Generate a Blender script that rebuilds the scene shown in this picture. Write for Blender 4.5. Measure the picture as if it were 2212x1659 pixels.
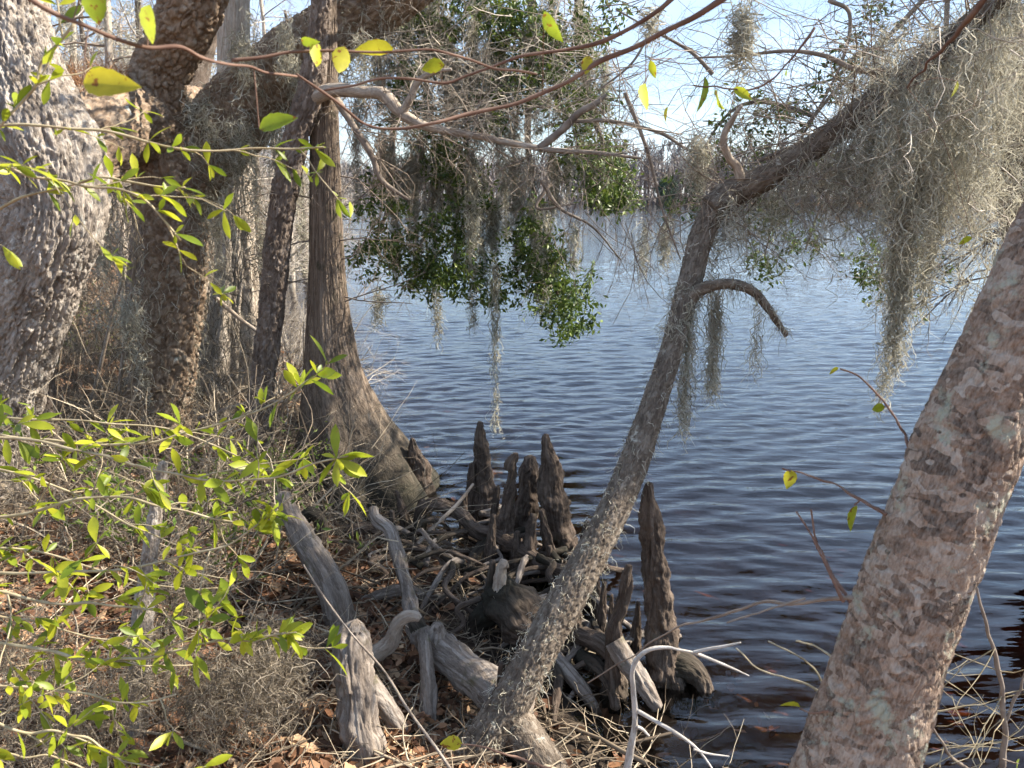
import bpy, math, numpy as np
from mathutils import Vector

# ------------------------------------------------------------------ camera, sky, sun, exposure
W0, H0, FPX = 2212.0, 1659.0, 1670.0
PITCH = math.radians(13.6)
CAMZ = 2.4
sc = bpy.context.scene
for o in list(bpy.data.objects):
    bpy.data.objects.remove(o)
cd = bpy.data.cameras.new('camera')
cam = bpy.data.objects.new('camera', cd)
sc.collection.objects.link(cam)
cam.location = (0, 0, CAMZ)
cam.rotation_euler = (math.pi / 2 - PITCH, 0, 0)
cd.sensor_width = 36.0
cd.lens = 36.0 * FPX / W0
cd.clip_start = 0.02
cd.clip_end = 3000
cd.dof.use_dof = True
cd.dof.focus_distance = 4.6
cd.dof.aperture_fstop = 9.0
sc.camera = cam

SUN_AZ, SUN_EL = math.radians(79), math.radians(41)     # azimuth clockwise from the view direction (+Y)
w = bpy.data.worlds.new('World')
sc.world = w
w.use_nodes = True
nt = w.node_tree
sky = nt.nodes.new('ShaderNodeTexSky')
sky.sky_type = 'NISHITA'
sky.sun_disc = False
sky.sun_elevation = SUN_EL
sky.sun_rotation = SUN_AZ
sky.air_density = 1.0
sky.dust_density = 0.5
sky.ozone_density = 2.0
# thin bright high cloud over the whole sky
wtc = nt.nodes.new('ShaderNodeTexCoord')
wmp = nt.nodes.new('ShaderNodeMapping')
wmp.inputs['Scale'].default_value = (1.6, 1.6, 4.0)
wn = nt.nodes.new('ShaderNodeTexNoise')
wn.inputs['Scale'].default_value = 1.7
wn.inputs['Detail'].default_value = 4
wr_ = nt.nodes.new('ShaderNodeValToRGB')
wr_.color_ramp.elements[0].position = 0.36
wr_.color_ramp.elements[0].color = (0.10, 0.10, 0.10, 1)
wr_.color_ramp.elements[1].position = 0.66
wr_.color_ramp.elements[1].color = (0.55, 0.55, 0.55, 1)
wm = nt.nodes.new('ShaderNodeMix')
wm.data_type = 'RGBA'
wm.inputs[7].default_value = (6.6, 8.0, 10.6, 1)
nt.links.new(wtc.outputs['Generated'], wmp.inputs['Vector'])
nt.links.new(wmp.outputs[0], wn.inputs['Vector'])
nt.links.new(wn.outputs['Fac'], wr_.inputs[0])
nt.links.new(wr_.outputs[0], wm.inputs[0])
nt.links.new(sky.outputs[0], wm.inputs[6])
nt.links.new(wm.outputs[2], nt.nodes['Background'].inputs[0])
nt.nodes['Background'].inputs[1].default_value = 0.07
sd = bpy.data.lights.new('sun', 'SUN')
sd.energy = 5.0
sd.angle = math.radians(0.53)
sd.color = (1.0, 0.91, 0.78)
sun = bpy.data.objects.new('sun', sd)
sc.collection.objects.link(sun)
SUND = Vector((math.sin(SUN_AZ) * math.cos(SUN_EL), math.cos(SUN_AZ) * math.cos(SUN_EL), math.sin(SUN_EL)))
sun.rotation_euler = SUND.to_track_quat('Z', 'Y').to_euler()
sun.location = (20, -5, 20)
vs = sc.view_settings
vs.view_transform = 'Standard'
vs.look = 'None'
vs.gamma = 1.0
vs.use_curve_mapping = False
vs.exposure = 1.65
sc.cycles.use_denoising = True
sc.cycles.use_adaptive_sampling = True
sc.cycles.adaptive_threshold = 0.04
sc.cycles.max_bounces = 6
sc.cycles.diffuse_bounces = 2
sc.cycles.glossy_bounces = 2
sc.cycles.transmission_bounces = 4
sc.cycles.transparent_max_bounces = 6
sc.cycles.volume_bounces = 0
sc.cycles.caustics_reflective = False
sc.cycles.caustics_refractive = False

# ------------------------------------------------------------------ helpers
rng = np.random.default_rng(7)
COL = sc.collection
CP, SP = math.cos(PITCH), math.sin(PITCH)

def P(px, py, Y):
    """world point seen at a photo position (2212 x 1659 grid) at forward distance Y"""
    u = (px - W0 / 2) / FPX
    v = (H0 / 2 - py) / FPX
    d = np.array([u, CP + v * SP, -SP + v * CP])
    t = Y / d[1]
    return np.array([0, 0, CAMZ]) + d * t

def mpp(px, py, Y):
    v = (H0 / 2 - py) / FPX
    return Y / (CP + v * SP) / FPX          # metres per photo pixel there

def norm(a):
    return a / (np.linalg.norm(a, axis=-1, keepdims=True) + 1e-12)

def _h(ix, iy, iz, seed):
    h = (ix.astype(np.uint32) * np.uint32(374761393) + iy.astype(np.uint32) * np.uint32(668265263)
         + iz.astype(np.uint32) * np.uint32(2246822519) + np.uint32((seed * 3266489917) & 0xffffffff))
    h = (h ^ (h >> np.uint32(15))) * np.uint32(2246822519)
    h = (h ^ (h >> np.uint32(13))) * np.uint32(3266489917)
    return ((h ^ (h >> np.uint32(16))) & np.uint32(0xffffff)).astype(np.float64) / 16777216.0

def vnoise(p, seed=0):
    i = np.floor(p).astype(np.int64)
    f = p - i
    f = f * f * (3 - 2 * f)
    r = 0
    for dx in (0, 1):
        for dy in (0, 1):
            for dz in (0, 1):
                wgt = (f[..., 0] if dx else 1 - f[..., 0]) * (f[..., 1] if dy else 1 - f[..., 1]) * (f[..., 2] if dz else 1 - f[..., 2])
                r = r + wgt * _h(i[..., 0] + dx, i[..., 1] + dy, i[..., 2] + dz, seed)
    return r * 2 - 1

def fbm(p, oct=3, seed=0):
    r, a, s = 0, 0.5, 1.0
    for k in range(oct):
        r = r + a * vnoise(p * s + 17.3 * k, seed + k)
        a *= 0.5
        s *= 2.03
    return r

def worley(p, seed=0):
    """F1, F2 and a random value for the nearest cell"""
    i = np.floor(p).astype(np.int64)
    d1 = np.full(p.shape[:-1], 9.0)
    d2 = np.full(p.shape[:-1], 9.0)
    c = np.zeros(p.shape[:-1])
    for dx in (-1, 0, 1):
        for dy in (-1, 0, 1):
            for dz in (-1, 0, 1):
                a, b, e = i[..., 0] + dx, i[..., 1] + dy, i[..., 2] + dz
                q0 = a + _h(a, b, e, seed) - p[..., 0]
                q1 = b + _h(a, b, e, seed + 1) - p[..., 1]
                q2 = e + _h(a, b, e, seed + 2) - p[..., 2]
                d = np.sqrt(q0 * q0 + q1 * q1 + q2 * q2)
                near = d < d1
                d2 = np.where(near, d1, np.minimum(d2, d))
                c = np.where(near, _h(a, b, e, seed + 3), c)
                d1 = np.where(near, d, d1)
    return d1, d2, c

def mk(name, V, F, mat, parent=None, origin=None, smooth=True, attrs=None):
    """link ONE mesh object; V world coordinates, F list of (M,k) index arrays"""
    V = np.asarray(V, dtype=np.float64).reshape(-1, 3)
    if not isinstance(F, list):
        F = [F]
    F = [np.asarray(f) for f in F if len(f)]
    if origin is None:
        origin = V[np.argmin(V[:, 2])]
    origin = np.asarray(origin, dtype=np.float64)
    me = bpy.data.meshes.new(name)
    me.vertices.add(len(V))
    me.vertices.foreach_set('co', (V - origin).astype(np.float32).ravel())
    tot = sum(f.size for f in F)
    me.loops.add(tot)
    me.loops.foreach_set('vertex_index', np.concatenate([f.ravel() for f in F]).astype(np.int32))
    n = sum(len(f) for f in F)
    me.polygons.add(n)
    ls = np.concatenate([np.full(len(f), f.shape[1]) for f in F])
    me.polygons.foreach_set('loop_start', np.concatenate([[0], np.cumsum(ls)[:-1]]).astype(np.int32))
    me.polygons.foreach_set('use_smooth', np.full(n, smooth))
    me.update(calc_edges=True)
    for k, a in (attrs or {}).items():
        a = np.asarray(a, dtype=np.float32)
        if a.ndim == 2:
            at = me.attributes.new(k, 'FLOAT_VECTOR', 'POINT')
            at.data.foreach_set('vector', a.ravel())
        else:
            at = me.attributes.new(k, 'FLOAT', 'POINT')
            at.data.foreach_set('value', a.ravel())
    me.materials.append(mat)
    o = bpy.data.objects.new(name, me)
    COL.objects.link(o)
    put(o, origin, parent)
    return o

WORLDPOS = {}
def put(o, origin, parent=None):
    WORLDPOS[o.name] = np.array(origin, dtype=np.float64)
    if parent is not None:
        o.parent = parent
        o.location = np.array(origin) - WORLDPOS[parent.name]
    else:
        o.location = origin

def tag(o, label=None, cat=None, group=None, kind=None):
    for k, v in (('label', label), ('category', cat), ('group', group), ('kind', kind)):
        if v:
            o[k] = v
    return o

def thing(name, label, cat, loc, group=None):
    o = bpy.data.objects.new(name, None)
    o.empty_display_size = 0.1
    COL.objects.link(o)
    put(o, loc)
    return tag(o, label, cat, group)

def spline(C, n):
    """Catmull-Rom through the rows of C, n samples"""
    C = np.asarray(C, dtype=np.float64)
    if len(C) == 2:
        t = np.linspace(0, 1, n)[:, None]
        return C[0] * (1 - t) + C[1] * t
    E = np.vstack([2 * C[0] - C[1], C, 2 * C[-1] - C[-2]])
    seg = np.linalg.norm(np.diff(C[:, :3], axis=0), axis=1)
    cum = np.concatenate([[0], np.cumsum(seg)])
    s = np.linspace(0, cum[-1], n)
    k = np.clip(np.searchsorted(cum, s, 'right') - 1, 0, len(C) - 2)
    t = ((s - cum[k]) / (seg[k] + 1e-9))[:, None]
    p0, p1, p2, p3 = E[k], E[k + 1], E[k + 2], E[k + 3]
    return 0.5 * (2 * p1 + (p2 - p0) * t + (2 * p0 - 5 * p1 + 4 * p2 - p3) * t ** 2 + (3 * p1 - p0 - 3 * p2 + p3) * t ** 3)

def tube(ctrl, rad, rings, seg, disp=None, tip=True, level=False):
    """swept tube; disp(bk, th, s, r, pos) -> radial offset. returns V, F, bk"""
    C = np.column_stack([np.asarray(ctrl, float), np.asarray(rad, float)])
    S = spline(C, rings)
    pts, r = S[:, :3], np.maximum(S[:, 3], 1e-4)
    T = norm(np.gradient(pts, axis=0))
    if level:                                    # rings stay level although the axis sweeps sideways
        T[:] = (0, 0, 1)
    N = np.zeros_like(T)
    ref = np.array([0, -1.0, 0.01])
    n = ref - T[0] * ref.dot(T[0])
    for i in range(rings):
        n = n - T[i] * n.dot(T[i])
        n = n / (np.linalg.norm(n) + 1e-9)
        N[i] = n
    B = np.cross(T, N)
    th = np.linspace(0, 2 * np.pi, seg, endpoint=False)
    s = np.concatenate([[0], np.cumsum(np.linalg.norm(np.diff(pts, axis=0), axis=1))])
    D = N[:, None] * np.cos(th)[None, :, None] + B[:, None] * np.sin(th)[None, :, None]
    R = np.repeat(r[:, None], seg, 1)
    rref = np.maximum(r, 0.3 * r.max())
    bk = np.stack([np.cos(th)[None] * rref[:, None], np.sin(th)[None] * rref[:, None], np.repeat(s[:, None], seg, 1)], -1)
    if disp is not None:
        R = np.maximum(R + disp(bk, th[None], s[:, None], r[:, None], pts), 0.002)
    V = pts[:, None] + D * R[..., None]
    V = V.reshape(-1, 3)
    i = np.arange(rings - 1)[:, None]
    j = np.arange(seg)[None]
    j2 = (j + 1) % seg
    F = np.stack([i * seg + j, i * seg + j2, (i + 1) * seg + j2, (i + 1) * seg + j], -1).reshape(-1, 4)
    bk = bk.reshape(-1, 3)
    V = np.vstack([V, pts[0], pts[-1] + T[-1] * r[-1] * (0.7 if tip else 0.05)])
    bk = np.vstack([bk, [0, 0, s[0]], [0, 0, s[-1]]])
    nb = rings * seg
    jj = np.arange(seg)
    F0 = np.stack([np.full(seg, nb), (jj + 1) % seg, jj], -1)
    F1 = np.stack([np.full(seg, nb + 1), (rings - 1) * seg + jj, (rings - 1) * seg + (jj + 1) % seg], -1)
    return V, [F, np.vstack([F0, F1])], bk

def join(parts):
    """join several (V,[F..],bk)"""
    Vs, Fs, B, k = [], [], [], 0
    for V, F, b in parts:
        Vs.append(V)
        Fs += [f + k for f in F]
        B.append(b)
        k += len(V)
    q = [f for f in Fs if f.shape[1] == 4]
    t = [f for f in Fs if f.shape[1] == 3]
    out = ([np.vstack(q)] if q else []) + ([np.vstack(t)] if t else [])
    return np.vstack(Vs), out, np.vstack(B)

def batch(Pn, Rn, sides=3, ref=None):
    """N polylines of K points -> thin tubes (sides >= 3) or ribbons (sides = 2)"""
    N, K, _ = Pn.shape
    T = norm(np.gradient(Pn, axis=1))
    if ref is None:
        ref = norm(rng.normal(size=(N, 1, 3)))
    A = norm(np.cross(T, ref))
    if sides == 2:
        V = np.stack([Pn + A * Rn[..., None], Pn - A * Rn[..., None]], 2)
    else:
        Bn = np.cross(T, A)
        th = np.arange(sides) * 2 * np.pi / sides
        V = Pn[:, :, None] + (A[:, :, None] * np.cos(th)[:, None] + Bn[:, :, None] * np.sin(th)[:, None]) * Rn[:, :, None, None]
    base = (np.arange(N) * K * sides)[:, None, None]
    k = np.arange(K - 1)[None, :, None]
    if sides == 2:
        a = base + k * 2
        F = np.concatenate([a, a + 1, a + 3, a + 2], -1).reshape(-1, 4)
    else:
        j = np.arange(sides)[None, None]
        j2 = (j + 1) % sides
        F = np.stack(np.broadcast_arrays(base + k * sides + j, base + k * sides + j2, base + (k + 1) * sides + j2, base + (k + 1) * sides + j), -1).reshape(-1, 4)
    rnd = np.repeat(rng.random(N), K * sides)
    return V.reshape(-1, 3), F, rnd

# ------------------------------------------------------------------ materials
def nodes(name):
    m = bpy.data.materials.new(name)
    m.use_nodes = True
    t = m.node_tree
    b = t.nodes['Principled BSDF']
    b.inputs['Specular IOR Level'].default_value = 0.25
    return m, t, b

def nd(t, typ, **kw):
    n = t.nodes.new(typ)
    for k, v in kw.items():
        if k in n.inputs:
            n.inputs[k].default_value = v
        else:
            setattr(n, k, v)
    return n

def ramp(t, fac, stops, interp='LINEAR'):
    n = t.nodes.new('ShaderNodeValToRGB')
    n.color_ramp.interpolation = interp
    e = n.color_ramp.elements
    while len(e) < len(stops):
        e.new(0.5)
    for el, (p, c) in zip(e, stops):
        el.position = p
        el.color = (*c, 1) if len(c) == 3 else c
    t.links.new(fac, n.inputs[0])
    return n.outputs[0]

def mixc(t, fac, a, b):
    n = t.nodes.new('ShaderNodeMix')
    n.data_type = 'RGBA'
    for sock, v in ((n.inputs[0], fac), (n.inputs[6], a), (n.inputs[7], b)):
        if hasattr(v, 'node'):
            t.links.new(v, sock)
        else:
            sock.default_value = v if isinstance(v, (int, float)) else (*v, 1)
    return n.outputs[2]

def scaled(t, src, s):
    n = nd(t, 'ShaderNodeVectorMath', operation='MULTIPLY')
    t.links.new(src, n.inputs[0])
    n.inputs[1].default_value = s
    return n.outputs[0]

def bark(name, stops, cell=(40, 40, 14), bump=0.5, dist=0.006, lichen=None, lich_amt=0.62, lich_scale=9, moss=None, moss_amt=0.62, fine=160, rough=0.92, cellc=0.42, fmix=0.25, warp=1.0, big=0.35, foot=None):
    m, t, b = nodes(name)
    at = nd(t, 'ShaderNodeAttribute', attribute_name='bk')
    v = scaled(t, at.outputs['Vector'], cell)
    nz0 = nd(t, 'ShaderNodeTexNoise', Scale=0.8, Detail=1)
    t.links.new(v, nz0.inputs['Vector'])
    addv = nd(t, 'ShaderNodeVectorMath', operation='ADD')
    t.links.new(v, addv.inputs[0])
    t.links.new(scaled(t, nz0.outputs['Color'], (warp, warp, warp)), addv.inputs[1])
    vor = nd(t, 'ShaderNodeTexVoronoi', feature='F1', Scale=1.0)
    t.links.new(addv.outputs[0], vor.inputs['Vector'])
    nz = nd(t, 'ShaderNodeTexNoise', Scale=1.0, Detail=3, Roughness=0.65)
    t.links.new(scaled(t, at.outputs['Vector'], (cell[0] * big, cell[1] * big, cell[2] * big)), nz.inputs['Vector'])
    sep = nd(t, 'ShaderNodeSeparateColor')
    t.links.new(vor.outputs['Color'], sep.inputs[0])
    f = nd(t, 'ShaderNodeMath', operation='MULTIPLY_ADD')
    t.links.new(sep.outputs[0], f.inputs[0])
    f.inputs[1].default_value = cellc
    t.links.new(nz.outputs['Fac'], f.inputs[2])
    f2 = nd(t, 'ShaderNodeMath', operation='SUBTRACT')
    t.links.new(f.outputs[0], f2.inputs[0])
    f2.inputs[1].default_value = cellc * 0.5
    col = ramp(t, f2.outputs[0], stops)
    fn = nd(t, 'ShaderNodeTexNoise', Scale=fine, Detail=2, Roughness=0.7)
    t.links.new(scaled(t, at.outputs['Vector'], (1, 1, 0.35)), fn.inputs['Vector'])
    col = mixc(t, fmix, col, ramp(t, fn.outputs['Fac'], [(0.3, tuple(c * 0.6 for c in stops[0][1])), (0.7, stops[-1][1])]))
    if lichen:
        ln = nd(t, 'ShaderNodeTexNoise', Scale=lich_scale, Detail=5, Roughness=0.72)
        t.links.new(at.outputs['Vector'], ln.inputs['Vector'])
        lf = ramp(t, ln.outputs['Fac'], [(lich_amt - 0.02, (0, 0, 0)), (lich_amt + 0.06, (0.9, 0.9, 0.9))])
        col = mixc(t, lf, col, lichen)
    if moss:
        ln = nd(t, 'ShaderNodeTexNoise', Scale=6.0, Detail=3, Roughness=0.7)
        t.links.new(at.outputs['Vector'], ln.inputs['Vector'])
        lf = ramp(t, ln.outputs['Fac'], [(moss_amt, (0, 0, 0)), (moss_amt + 0.12, (0.8, 0.8, 0.8))])
        col = mixc(t, lf, col, moss)
    if foot:                                         # dark tone low on the foot, with a ragged upper edge
        sx = nd(t, 'ShaderNodeSeparateXYZ')
        t.links.new(at.outputs['Vector'], sx.inputs[0])
        ma = nd(t, 'ShaderNodeMath', operation='MULTIPLY_ADD')
        t.links.new(nz.outputs['Fac'], ma.inputs[0])
        ma.inputs[1].default_value = -foot[1]
        t.links.new(sx.outputs[2], ma.inputs[2])
        mr = nd(t, 'ShaderNodeMapRange')
        mr.inputs[1].default_value = foot[0] - foot[1] * 0.9
        mr.inputs[2].default_value = foot[0] + foot[1] * 0.3
        mr.inputs[3].default_value = 0.85
        mr.inputs[4].default_value = 0.0
        t.links.new(ma.outputs[0], mr.inputs[0])
        col = mixc(t, mr.outputs[0], col, foot[2])
    t.links.new(col, b.inputs['Base Color'])
    b.inputs['Roughness'].default_value = rough
    bp = nd(t, 'ShaderNodeBump', Strength=bump, Distance=dist)
    t.links.new(fn.outputs['Fac'], bp.inputs['Height'])
    t.links.new(bp.outputs[0], b.inputs['Normal'])
    return m

def plain(name, c1, c2, scale=30, rough=0.9, attr=None, trans=0.0, tcol=None, bump=0.0, gloss=0.25, info=False, spots=None):
    """two or more colours by noise, by a per-piece value or by the object's random number; optional translucency"""
    m, t, b = nodes(name)
    stops = c1 if isinstance(c1, list) else [(0.3, c1), (0.7, c2)]
    if info:
        fac = nd(t, 'ShaderNodeObjectInfo').outputs['Random']
    elif attr:
        fac = nd(t, 'ShaderNodeAttribute', attribute_name=attr).outputs['Fac']
    else:
        n = nd(t, 'ShaderNodeTexNoise', Scale=scale, Detail=4)
        tc = nd(t, 'ShaderNodeTexCoord')
        t.links.new(tc.outputs['Object'], n.inputs['Vector'])
        fac = n.outputs['Fac']
    col = ramp(t, fac, stops)
    if info or attr:
        n = nd(t, 'ShaderNodeTexNoise', Scale=scale, Detail=3)
        tc = nd(t, 'ShaderNodeTexCoord')
        t.links.new(tc.outputs['Object'], n.inputs['Vector'])
        hs = nd(t, 'ShaderNodeHueSaturation')
        mr = nd(t, 'ShaderNodeMapRange')
        mr.inputs[3].default_value = 0.7
        mr.inputs[4].default_value = 1.3
        t.links.new(n.outputs['Fac'], mr.inputs[0])
        t.links.new(mr.outputs[0], hs.inputs['Value'])
        t.links.new(col, hs.inputs['Color'])
        col = hs.outputs[0]
    if spots:                                        # brown blemishes
        sn = nd(t, 'ShaderNodeTexNoise', Scale=spots[1], Detail=3, Roughness=0.6)
        sc_ = nd(t, 'ShaderNodeTexCoord')
        so = nd(t, 'ShaderNodeObjectInfo')
        sv = nd(t, 'ShaderNodeVectorMath', operation='ADD')
        t.links.new(sc_.outputs['Object'], sv.inputs[0])
        t.links.new(so.outputs['Location'], sv.inputs[1])
        t.links.new(sv.outputs[0], sn.inputs['Vector'])
        col = mixc(t, ramp(t, sn.outputs['Fac'], [(spots[2], (0, 0, 0)), (spots[2] + 0.05, (1, 1, 1))]), col, spots[0])
    t.links.new(col, b.inputs['Base Color'])
    b.inputs['Roughness'].default_value = rough
    b.inputs['Specular IOR Level'].default_value = gloss
    if bump:
        n2 = nd(t, 'ShaderNodeTexNoise', Scale=scale * 4, Detail=5)
        bp = nd(t, 'ShaderNodeBump', Strength=bump, Distance=0.01)
        t.links.new(n2.outputs['Fac'], bp.inputs['Height'])
        t.links.new(bp.outputs[0], b.inputs['Normal'])
    if trans:
        tr = nd(t, 'ShaderNodeBsdfTranslucent')
        if tcol:
            tr.inputs[0].default_value = (*tcol, 1)
        else:
            t.links.new(col, tr.inputs[0])
        mx = nd(t, 'ShaderNodeMixShader')
        mx.inputs[0].default_value = trans
        t.links.new(b.outputs[0], mx.inputs[1])
        t.links.new(tr.outputs[0], mx.inputs[2])
        t.links.new(mx.outputs[0], t.nodes['Material Output'].inputs[0])
    return m

M = {}
M['oak'] = bark('oak_bark', [(0.2, (0.11, 0.085, 0.065)), (0.5, (0.27, 0.23, 0.19)), (0.8, (0.42, 0.38, 0.335))], (34, 34, 12), 0.8, 0.012, lichen=(0.48, 0.47, 0.42), lich_amt=0.62, lich_scale=7, warp=2.0)
M['plated'] = bark('plated_bark', [(0.15, (0.120, 0.076, 0.048)), (0.5, (0.240, 0.168, 0.112)), (0.85, (0.368, 0.304, 0.232))], (30, 30, 20), 0.8, 0.01, lichen=(0.42, 0.46, 0.42), lich_amt=0.66, lich_scale=8)
M['cypress'] = bark('cypress_bark', [(0.15, (0.06, 0.042, 0.030)), (0.5, (0.14, 0.104, 0.076)), (0.85, (0.27, 0.215, 0.165))], (75, 75, 6), 0.9, 0.010, moss=(0.030, 0.032, 0.018), moss_amt=0.57, fine=120, foot=(0.55, 0.7, (0.026, 0.026, 0.017)))
M['palecypress'] = bark('pale_cypress_bark', [(0.15, (0.26, 0.21, 0.16)), (0.5, (0.40, 0.34, 0.27)), (0.85, (0.55, 0.49, 0.42))], (60, 60, 5), 0.8, 0.01, fine=120)
M['flaky'] = bark('flaky_bark', [(0.15, (0.072, 0.052, 0.040)), (0.5, (0.160, 0.120, 0.092)), (0.85, (0.304, 0.256, 0.216))], (45, 45, 14), 0.9, 0.012)
M['lean'] = bark('leaning_bark', [(0.15, (0.055, 0.040, 0.029)), (0.5, (0.135, 0.105, 0.078)), (0.85, (0.27, 0.23, 0.185))], (90, 90, 30), 0.9, 0.007, lichen=(0.44, 0.43, 0.36), lich_amt=0.63, lich_scale=14)
M['lichen'] = bark('lichened_bark', [(0.24, (0.06, 0.038, 0.026)), (0.38, (0.16, 0.098, 0.062)), (0.5, (0.26, 0.17, 0.115)), (0.62, (0.33, 0.245, 0.18)), (0.9, (0.45, 0.39, 0.325))], (22, 22, 34), 0.9, 0.006, lichen=(0.32, 0.33, 0.255), lich_amt=0.565, lich_scale=11, fine=200, cellc=0.55, fmix=0.35, warp=3.5, big=0.8)
M['knee'] = bark('knee_wood', [(0.15, (0.030, 0.021, 0.016)), (0.5, (0.078, 0.056, 0.041)), (0.85, (0.175, 0.135, 0.105))], (80, 80, 7), 0.9, 0.008, moss=(0.04, 0.042, 0.02), moss_amt=0.58, fine=140, foot=(0.12, 0.2, (0.018, 0.018, 0.012)))
M['grey'] = bark('grey_dead_wood', [(0.15, (0.075, 0.056, 0.043)), (0.5, (0.175, 0.142, 0.115)), (0.85, (0.33, 0.29, 0.25))], (80, 80, 8), 0.8, 0.006, moss=(0.085, 0.078, 0.03), moss_amt=0.56)
M['white'] = bark('bleached_wood', [(0.15, (0.27, 0.23, 0.19)), (0.5, (0.46, 0.42, 0.365)), (0.85, (0.62, 0.58, 0.53))], (90, 90, 20), 0.8, 0.004)
M['palebranch'] = bark('pale_branch_bark', [(0.15, (0.19, 0.14, 0.10)), (0.5, (0.32, 0.26, 0.20)), (0.85, (0.47, 0.41, 0.34))], (70, 70, 14), 0.7, 0.005)
M['twig'] = plain('twig_bark', (0.13, 0.10, 0.08), (0.30, 0.25, 0.20), 12)
M['redtwig'] = plain('red_brown_twig', (0.10, 0.055, 0.04), (0.21, 0.135, 0.10), 20)
M['paletwig'] = plain('pale_twig', (0.34, 0.29, 0.23), (0.52, 0.47, 0.40), 12)
M['shrubtwig'] = plain('shrub_twig', (0.24, 0.19, 0.11), (0.42, 0.36, 0.24), 25)
M['moss'] = plain('hanging_moss', [(0.0, (0.26, 0.245, 0.185)), (0.5, (0.43, 0.405, 0.32)), (1.0, (0.62, 0.595, 0.50))], None, 6, 0.95, attr='rnd', trans=0.4, gloss=0.1)
M['drymoss'] = plain('fallen_dry_moss', [(0.0, (0.10, 0.082, 0.06)), (0.5, (0.20, 0.165, 0.12)), (1.0, (0.36, 0.31, 0.24))], None, 6, 0.95, attr='rnd', trans=0.3, gloss=0.1)
M['oakleaf'] = plain('oak_leaf', [(0.0, (0.035, 0.065, 0.014)), (0.5, (0.085, 0.135, 0.024)), (1.0, (0.17, 0.22, 0.035))], None, 3, 0.45, attr='rnd', trans=0.3, gloss=0.4)
M['shrubleaf'] = plain('shrub_leaf', [(0.0, (0.13, 0.19, 0.016)), (0.4, (0.27, 0.33, 0.022)), (1.0, (0.46, 0.47, 0.035))], None, 25, 0.4, trans=0.5, gloss=0.35, info=True, spots=((0.30, 0.24, 0.05), 60, 0.66))
M['smallleaf'] = plain('small_shrub_leaf', [(0.0, (0.07, 0.12, 0.02)), (1.0, (0.20, 0.25, 0.04))], None, 3, 0.5, attr='rnd', trans=0.35)
M['yellowleaf'] = plain('yellow_leaf', [(0.0, (0.22, 0.30, 0.025)), (0.6, (0.38, 0.41, 0.03)), (1.0, (0.48, 0.42, 0.035))], None, 60, 0.5, trans=0.45, info=True, spots=((0.22, 0.09, 0.02), 70, 0.60))
M['spot'] = plain('leaf_spot', (0.22, 0.07, 0.02), (0.34, 0.14, 0.03), 90, 0.6, trans=0.3)
M['litter'] = plain('dead_leaf', [(0.0, (0.06, 0.030, 0.017)), (0.4, (0.16, 0.078, 0.04)), (0.75, (0.30, 0.155, 0.08)), (1.0, (0.50, 0.35, 0.21))], None, 5, 0.7, attr='rnd', trans=0.1, gloss=0.35)
M['stick'] = plain('dead_stick', [(0.0, (0.085, 0.064, 0.045)), (0.6, (0.23, 0.18, 0.125)), (1.0, (0.50, 0.42, 0.30))], None, 8, 0.9, attr='rnd')
M['farwood'] = plain('far_bare_wood', [(0.0, (0.13, 0.115, 0.11)), (0.5, (0.21, 0.19, 0.185)), (1.0, (0.31, 0.285, 0.275))], None, 0.05, 0.95, attr='rnd')
M['fargreen'] = plain('far_evergreen', [(0.0, (0.05, 0.085, 0.06)), (1.0, (0.10, 0.14, 0.09))], None, 0.2, 0.9, attr='rnd')
M['fern'] = plain('dry_fern', [(0.0, (0.24, 0.11, 0.055)), (1.0, (0.42, 0.25, 0.13))], None, 9, 0.8, attr='rnd', trans=0.2)

def ground_mat():
    m, t, b = nodes('leafy_soil')
    tc = nd(t, 'ShaderNodeTexCoord')
    n1 = nd(t, 'ShaderNodeTexNoise', Scale=2.2, Detail=8, Roughness=0.7)
    n2 = nd(t, 'ShaderNodeTexVoronoi', Scale=26, Randomness=1.0)
    for n in (n1, n2):
        t.links.new(tc.outputs['Object'], n.inputs['Vector'])
    c1 = ramp(t, n1.outputs['Fac'], [(0.3, (0.075, 0.05, 0.033)), (0.5, (0.15, 0.10, 0.065)), (0.7, (0.28, 0.22, 0.155))])
    sep = nd(t, 'ShaderNodeSeparateColor')
    t.links.new(n2.outputs['Color'], sep.inputs[0])
    c2 = ramp(t, sep.outputs[0], [(0, (0.11, 0.05, 0.025)), (0.6, (0.23, 0.115, 0.06)), (1, (0.34, 0.20, 0.11))])
    col = mixc(t, 0.5, c1, c2)
    gm = nd(t, 'ShaderNodeSeparateXYZ')              # wet black mud along the water line
    t.links.new(tc.outputs['Object'], gm.inputs[0])
    zz = nd(t, 'ShaderNodeMath', operation='MULTIPLY_ADD')
    t.links.new(n1.outputs['Fac'], zz.inputs[0])
    zz.inputs[1].default_value = -0.12
    t.links.new(gm.outputs[2], zz.inputs[2])
    col = mixc(t, ramp(t, zz.outputs[0], [(0.0, (1, 1, 1)), (0.2, (0, 0, 0))]), col, (0.028, 0.020, 0.014))
    t.links.new(col, b.inputs['Base Color'])
    b.inputs['Roughness'].default_value = 0.95
    bp = nd(t, 'ShaderNodeBump', Strength=0.8, Distance=0.02)
    t.links.new(n2.outputs['Distance'], bp.inputs['Height'])
    t.links.new(bp.outputs[0], b.inputs['Normal'])
    return m

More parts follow.
